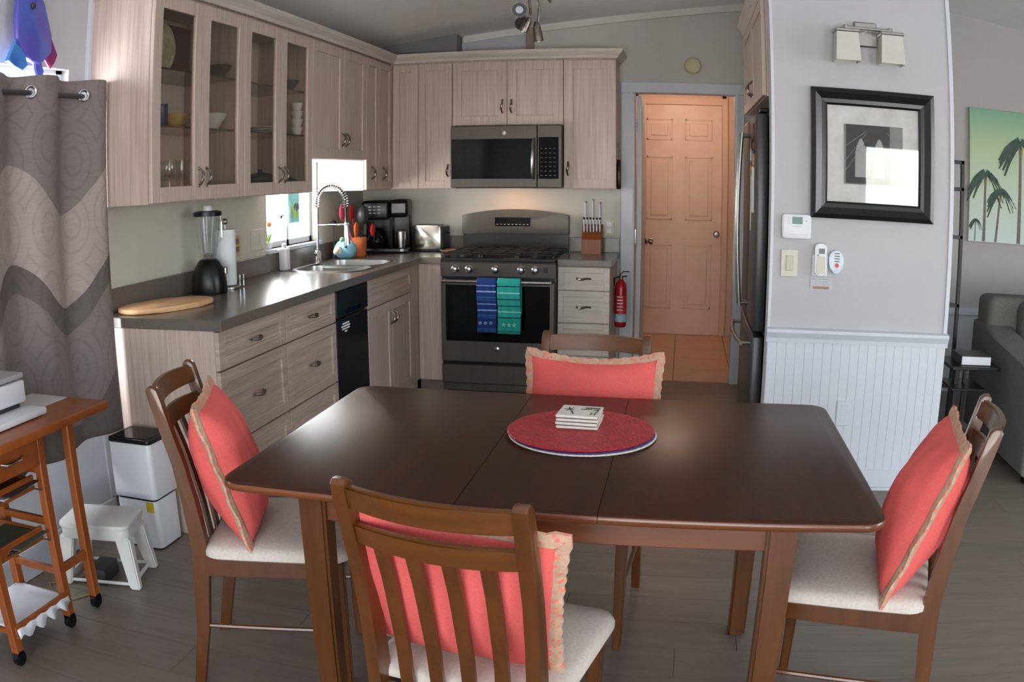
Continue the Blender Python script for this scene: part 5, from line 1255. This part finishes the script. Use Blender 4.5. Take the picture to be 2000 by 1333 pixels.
# ------------------------------------------------------------------ curtain and rod
def curtain_mat():
    m = bpy.data.materials.new('patterned_curtain'); m.use_nodes = True; n = m.node_tree; b = n.nodes['Principled BSDF']; b.inputs['Roughness'].default_value = .85
    N = n.nodes.new; L = n.links.new
    tc = N('ShaderNodeTexCoord'); sx = N('ShaderNodeSeparateXYZ'); L(tc.outputs['Object'], sx.inputs[0])
    # wavy bands: z + .07*sin(y*k)
    m1 = N('ShaderNodeMath'); m1.operation = 'MULTIPLY'; m1.inputs[1].default_value = 2*PI/.60; L(sx.outputs['Y'], m1.inputs[0])
    m2 = N('ShaderNodeMath'); m2.operation = 'SINE'; L(m1.outputs[0], m2.inputs[0])
    m3 = N('ShaderNodeMath'); m3.operation = 'MULTIPLY_ADD'; m3.inputs[1].default_value = .10; L(m2.outputs[0], m3.inputs[0]); L(sx.outputs['Z'], m3.inputs[2])
    mr = N('ShaderNodeMapRange'); mr.inputs[1].default_value = 0; mr.inputs[2].default_value = 1.5; L(m3.outputs[0], mr.inputs[0])
    rp = N('ShaderNodeValToRGB'); rp.color_ramp.interpolation = 'CONSTANT'; e = rp.color_ramp.elements
    A, C, D = (*lin((124, 113, 110)), 1), (*lin((160, 145, 140)), 1), (*lin((98, 89, 87)), 1)
    e[0].position = 0; e[0].color = D; e[1].position = .12; e[1].color = A
    for p_, c_ in ((.36, D), (.43, C), (.67, A), (.69, A), (.8, A)): x = e.new(p_); x.color = c_
    L(mr.outputs[0], rp.inputs[0])
    # concentric ogee rings
    mp = N('ShaderNodeMapping'); mp.inputs['Scale'].default_value = (0, 5.2, 3.6); L(tc.outputs['Object'], mp.inputs[0])
    vo = N('ShaderNodeTexVoronoi'); vo.inputs['Scale'].default_value = 1; vo.inputs['Randomness'].default_value = .25; L(mp.outputs[0], vo.inputs['Vector'])
    s1 = N('ShaderNodeMath'); s1.operation = 'MULTIPLY'; s1.inputs[1].default_value = 34; L(vo.outputs['Distance'], s1.inputs[0])
    s2 = N('ShaderNodeMath'); s2.operation = 'SINE'; L(s1.outputs[0], s2.inputs[0])
    r2 = N('ShaderNodeMapRange'); r2.inputs[1].default_value = .55; r2.inputs[2].default_value = .9; r2.inputs[3].default_value = 1; r2.inputs[4].default_value = .87; L(s2.outputs[0], r2.inputs[0])
    mp2 = N('ShaderNodeMapping'); mp2.inputs['Scale'].default_value = (20, 20, 260); L(tc.outputs['Object'], mp2.inputs[0])
    no = N('ShaderNodeTexNoise'); no.inputs['Scale'].default_value = 1; L(mp2.outputs[0], no.inputs['Vector'])
    r3 = N('ShaderNodeMapRange'); r3.inputs[3].default_value = .84; r3.inputs[4].default_value = 1.14; L(no.outputs[0], r3.inputs[0])
    mm = N('ShaderNodeMath'); mm.operation = 'MULTIPLY'; L(r2.outputs[0], mm.inputs[0]); L(r3.outputs[0], mm.inputs[1])
    hs = N('ShaderNodeHueSaturation'); L(rp.outputs[0], hs.inputs['Color']); L(mm.outputs[0], hs.inputs['Value']); L(hs.outputs[0], b.inputs['Base Color'])
    return m
t = thing('curtain', 'grey-brown patterned grommet curtain hanging left of the kitchen cabinets', 'curtain', (.1, -3.7, .45))
b = B(); ny, nz = 150, 40; Y0, Y1 = -4.62, -3.284; G = []
for i in range(ny+1):
    y = Y0+(Y1-Y0)*i/ny; row = []
    for k in range(nz+1):
        q = k/nz; z = .45+(1.885-.45)*q
        ph_ = 2*PI*(y+3.435)/.327
        amp = .032*(.75+.25*q); x = .105+amp*math.sin(ph_)+(1-q)*.012*math.sin(ph_*.5+1)+.004*math.sin(ph_*2.3+z*2)
        zz = z+(.012*math.cos(ph_*.5) if k == 0 else 0)+(.004*math.sin(ph_) if k == nz else 0)
        row.append(b.bm.verts.new((max(x, .04), y, zz)))
    G.append(row)
# grommet holes are open: skip the faces round each ring
for i in range(ny):
    for k in range(nz):
        b.bm.faces.new((G[i][k], G[i+1][k], G[i+1][k+1], G[i][k+1]))
cu = obj('fabric_panel', b, curtain_mat(), t, 80)
sm = cu.modifiers.new('s', 'SOLIDIFY'); sm.thickness = .003
for yg in (-3.435, -3.762, -4.089, -4.416):
    nrm = Vector((1, -.62, 0)).normalized(); R3 = nrm.to_track_quat('Z', 'Y').to_matrix().to_4x4()
    bb = B(Matrix.Translation((.112, yg-.004, 1.823)) @ R3); bb.torus((0, 0, 0), .0215, .006, 'z', 22, 8).lathe([(.0, .0), (.018, 0)], (0, 0, -.001), 18); obj('grommet', bb, CHROME, t, True, label='shiny chrome ring')
t = thing('curtain_rod', 'dark metal curtain rod running through the chrome curtain rings', 'curtain rod', (.105, -3.9, 1.82))
obj('rod', B().tube([(.105, -4.9, 1.82), (.105, -3.30, 1.82)], .0105, 12), DARK, t, True)
obj('end_cap', B().ball((.105, -3.298, 1.82), .012, 10), DARK, t, True); obj('bracket', B().box(0, .105, -4.85, -4.83, 1.81, 1.83).box(0, .006, -4.86, -4.82, 1.79, 1.85), DARK, t)
# blue fish wall ornament
FB = M('blue_purple_glass', (66, 100, 186), .22, grain=(9, 9, 7), grain2=(96, 60, 160), amt=.5); FR = M('ruby_glass', (150, 30, 62), .25, grain=(14, 14, 14), grain2=(96, 40, 120), amt=.5); FCY = M('cyan_glass', (70, 150, 200), .2, grain=(14, 14, 14), grain2=(60, 90, 190), amt=.5)
t = thing('fish_ornament', 'blue and purple glass fish hanging on the wall above the curtain', 'ornament', (.06, -3.705, 2.1))
b = B(); o_ = []
pr = [(-3.805, 2.30), (-3.745, 2.27), (-3.665, 2.18), (-3.610, 2.06), (-3.605, 1.99), (-3.645, 1.955), (-3.680, 1.935), (-3.725, 1.95), (-3.775, 1.975), (-3.815, 2.03), (-3.830, 2.12), (-3.825, 2.22)]
b.prism(pr, .045, .075, 'x', .012, 2); obj('body', b, FB, t, True)
b = B(); b.prism([(-3.645, 2.12), (-3.605, 2.03), (-3.560, 1.985), (-3.573, 1.955), (-3.600, 1.925), (-3.635, 1.96)], .05, .068, 'x', .006, 1); obj('fin', b, FR, t, True)
b = B(); b.prism([(-3.705, 1.97), (-3.665, 1.965), (-3.640, 1.915), (-3.650, 1.875), (-3.680, 1.885), (-3.700, 1.92)], .05, .068, 'x', .006, 1); obj('fin', b, FB, t, True)
b = B(); b.prism([(-3.825, 2.02), (-3.765, 1.99), (-3.735, 1.93), (-3.775, 1.905), (-3.815, 1.93), (-3.865, 1.94)], .05, .068, 'x', .006, 1); obj('fin', b, FCY, t, True)
obj('eye', B().ball((.078, -3.745, 2.16), .014, 10), DARK, t, True)
obj('mount', B().tube([(0, -3.715, 2.15), (.05, -3.715, 2.15)], .006, 6), DARK, t)

# ------------------------------------------------------------------ rolling cart with printer
t = thing('rolling_cart', 'orange pine rolling cart with tiled drop-leaf top at the left edge', 'cart', (.26, -4.3, 0))
ct = obj('top_board', B().prism(rrect(.16, .54, -5.05, -3.885, .012, 3), .722, .75, 'z', .006, 2), PINE, t, True)
for y0 in (-4.06, -4.22, -4.38): obj('tile', B().box(.18, .36 if y0 > -4.1 else .37, y0, y0+.156, .7495, .7525, .001), M('grey_white_tile', (206, 202, 198), .3, grain=(6, 6, 6), grain2=(192, 188, 184)), ct)
for x, y in ((.42, -4.155), (.42, -4.455), (.19, -4.155), (.19, -4.455), (.415, -3.985)):
    b = B().box(x-.016, x+.016, y-.018, y+.018, .05, .722, .004, 1); obj('leg', b, PINE, t)
    cs = obj('caster', B().lathe([(.02, -.012), (.027, -.008), (.027, .008), (.02, .012)], (x, y, .028), 16, 'x'), BLK, t, True)
    obj('fork', B().box(x-.018, x-.013, y-.012, y+.012, .02, .055).box(x+.013, x+.018, y-.012, y+.012, .02, .055).box(x-.018, x+.018, y-.012, y+.012, .05, .056), BLK, cs)
dr = obj('drawer', B().box(.415, .436, -4.44, -4.17, .60, .695, .003), PINE, t)
obj('drawer_pull', B().tube([(.436, -4.36, .655), (.452, -4.345, .65), (.452, -4.275, .65), (.436, -4.26, .655)], .0045, 8), CHROME, dr, True)
obj('drawer_box', B().box(.2, .414, -4.43, -4.18, .60, .69), PINE, t)
obj('rail', B().box(.412, .428, -4.14, -4.00, .685, .718, .002), PINE, t); obj('rail', B().box(.412, .428, -4.14, -4.00, .205, .235, .002), PINE, t)
for z in (.565, .385, .205):
    obj('rail', B().box(.19, .41, -4.165, -4.147, z, z+.026, .002), PINE, t)
for z in (.52, .345):
    bk = obj('pull_out_tray', B().box(.40, .412, -4.43, -4.19, z, z+.05, .003), PINE, t)
    b = B()
    for i in range(9): b.tube([(.20+.024*i, -4.43, z-.0), (.20+.024*i, -4.18, z-.0)], .0025, 5)
    b.tube([(.19, -4.19, z+.002), (.44, -4.19, z+.002)], .003, 5).tube([(.19, -4.43, z+.002), (.42, -4.43, z+.002)], .003, 5)
    obj('wire_grid', b, DARK, t, kind='stuff')
    obj('tray_side', B().box(.19, .41, -4.20, -4.19, z, z+.04, .002), PINE, t); obj('tray_side', B().box(.19, .41, -4.435, -4.425, z, z+.04, .002), PINE, t)
obj('bottom_shelf', B().box(.18, .435, -4.455, -4.145, .105, .125, .003), PINE, t)
obj('bottom_rail', B().box(.425, .44, -4.455, -4.145, .10, .145, .003), PINE, t)
b = B(); n = 24; V = []
for i in range(n+1):
    y = -4.45+.29*i/n; V.append([b.bm.verts.new((x, y, z)) for x, z in ((.19, .131), (.30, .131), (.425, .1335), (.442, .131+.003*math.sin(i*1.3)), (.448+.004*math.sin(i*1.3), .10+.012*math.sin(i*1.1)))])
for i in range(n):
    for k in range(4): b.bm.faces.new((V[i][k], V[i][k+1], V[i+1][k+1], V[i+1][k]))
o = single('lace_cloth', 'white lace-edged cloth lying on the bottom shelf of the cart', 'cloth', b, PAPER, (.27, -4.3, .131), 60); sm = o.modifiers.new('s', 'SOLIDIFY'); sm.thickness = .002
for i, (z, lab) in enumerate(((.527, 'dark flat tray of papers on the upper wire tray of the cart'), (.352, 'stack of grey letters on the lower wire tray of the cart'))):
    tt = thing('paper_stack', lab, 'papers', (.32, -4.3, z), group='papers on the cart trays')
    for k in range(4):
        obj('sheet', B().box(.21+.012*k, .40+.014*k, -4.40+.01*k, -4.21+.004*k, z+.007*k, z+.005+.007*k, .001, rot=Matrix.Rotation(.06*k-.05, 3, 'Z')), (DARK, M('dull_green_card', (84, 92, 74), .7, grain=(9, 9, 9), grain2=(70, 78, 62)), LGREY, DARK)[(k+i*2) % 4], tt)
# printer
t = thing('printer', 'white inkjet printer with grey lid standing on the cart', 'printer', (.25, -4.38, .752))
obj('body', B().box(.17, .36, -4.66, -4.118, .79, .862, .008, 2), WHP, t, True)
obj('lid', B().box(.165, .355, -4.66, -4.115, .866, .885, .006, 2), M('printer_grey', (168, 164, 164), .5, grain=(9, 9, 9), grain2=(158, 154, 154)), t, True)
obj('recess', B().box(.18, .345, -4.64, -4.14, .765, .792), DARK, t)
obj('output_tray', B().box(.2, .44, -4.62, -4.105, .753, .775, .005, 2), WHP, t, True)
obj('rear_feed', B().box(.17, .20, -4.60, -4.20, .885, .96, .006), LGREY, t)
# bin
t = thing('trash_can', 'white two-part waste bin with black top beside the end cabinet', 'bin', (.275, -3.36, 0))
def bn(b, x0, x1, y0, y1, z0, z1, r=.022, bev=.006): b.prism(rrect(x0, x1, y0, y1, r, 4), z0, z1, 'z', bev, 2); return b
obj('lower_body', bn(B(), .17, .376, -3.455, -3.285, .006, .212), WHP, t, True); obj('base', bn(B(), .18, .37, -3.45, -3.29, 0, .007, .02, .001), BLK, t)
obj('middle_band', bn(B(), .175, .372, -3.452, -3.288, .211, .221, .02, .001), BLK, t)
obj('upper_body', bn(B(), .165, .382, -3.462, -3.28, .22, .452), WHP, t, True)
obj('top_opening', bn(B(), .163, .384, -3.464, -3.278, .451, .468, .022, .004), BLK, t, True); obj('lid_flap', bn(B(), .185, .362, -3.445, -3.297, .466, .470, .015, .001), BLKG, t)
obj('warning_label', B().box(.325, .362, -3.4565, -3.4545, .165, .208), M('yellow_label', (214, 194, 40), .5, grain=(60, 60, 60), grain2=(190, 170, 30)), t)
# stool
t = thing('step_stool', 'white plastic step stool on the floor between the cart and the bin', 'stool', (.29, -3.69, 0))
tq = lambda: B(Matrix.Translation((.30, -3.735, 0)) @ Matrix.Rotation(.25, 4, 'Z'))
STW = M('stool_plastic', (212, 210, 204), .45, grain=(9, 9, 9), grain2=(202, 200, 194))
obj('seat', tq().prism(rrect(-.15, .15, -.105, .105, .03, 5), .232, .25, 'z', .006, 2), STW, t, True)
obj('skirt', tq().prism(rrect(-.145, .145, -.10, .10, .03, 5), .19, .234, 'z', .003), STW, t, True)
for sx in (-1, 1):
    for sy in (-1, 1):
        b = tq(); c = [(sx*.12, sy*.075), (sx*.15, sy*.10)]
        v = []
        for (cx, cy), z, h in ((c[1], 0, .022), (c[0], .2, .032)): v += [(cx+a*h, cy+d*h*.7, z) for a, d in ((-1, -1), (1, -1), (1, 1), (-1, 1))]
        vs, fs = b._new(v, [(3, 2, 1, 0), (4, 5, 6, 7), (0, 1, 5, 4), (1, 2, 6, 5), (2, 3, 7, 6), (3, 0, 4, 7)])
        bmesh.ops.bevel(b.bm, geom=list({e for f in fs for e in f.edges}), offset=.006, segments=2, affect='EDGES'); obj('leg', b, STW, t, True)
obj('foot_rail', tq().box(.14, .152, -.095, .095, .02, .035, .003).box(-.152, -.14, -.095, .095, .02, .035, .003).box(-.145, .145, -.106, -.096, .012, .024, .003).box(-.145, .145, .096, .106, .012, .024, .003), STW, t)
t = thing('power_brick', 'dark grey box with a cable on the floor under the step stool', 'box', (.28, -3.78, 0))
obj('housing', B().box(.25, .33, -3.83, -3.70, 0, .06, .006, 2, Matrix.Rotation(.2, 3, 'Z')), DARK, t, True)
obj('cable', B().tube([(.25, -3.8, .02), (.18, -3.86, .006), (.12, -3.92, .006), (.2, -4.0, .006), (.3, -3.98, .006), (.34, -3.9, .006)], .004, 6), M('yellow_cable', (150, 140, 90), .5, grain=(9, 9, 9), grain2=(140, 130, 80)), t, True)
# unseen outdoor ground, and an invented white fence that brightens the sink window view
struct('ground', B().box(-14, 20, -24, YB-T-.01, -.2, -.1).box(-14, -T-.01, YB-T-.01, 24, -.2, -.1).box(XR+T+.01, 20, YB-T-.01, 8, -.2, -.1), M('pale_gravel', (206, 200, 188), .9, grain=(4, 4, 4), grain2=(190, 184, 172)))
t = thing('reflector_fence', 'white board fence added as a bright reflector outside the sink window', 'fence', (-3.1, -1, -.1))
for i in range(34): obj('reflector_board', B().box(-3.1, -3.08, -7.2+.8*i, -6.41+.8*i, -.1, 3.2, .004), WHP, t)
obj('rail', B().box(-3.14, -3.1, -7.2, 20, .4, .5).box(-3.14, -3.1, -7.2, 20, 2.1, 2.2), WHP, t)
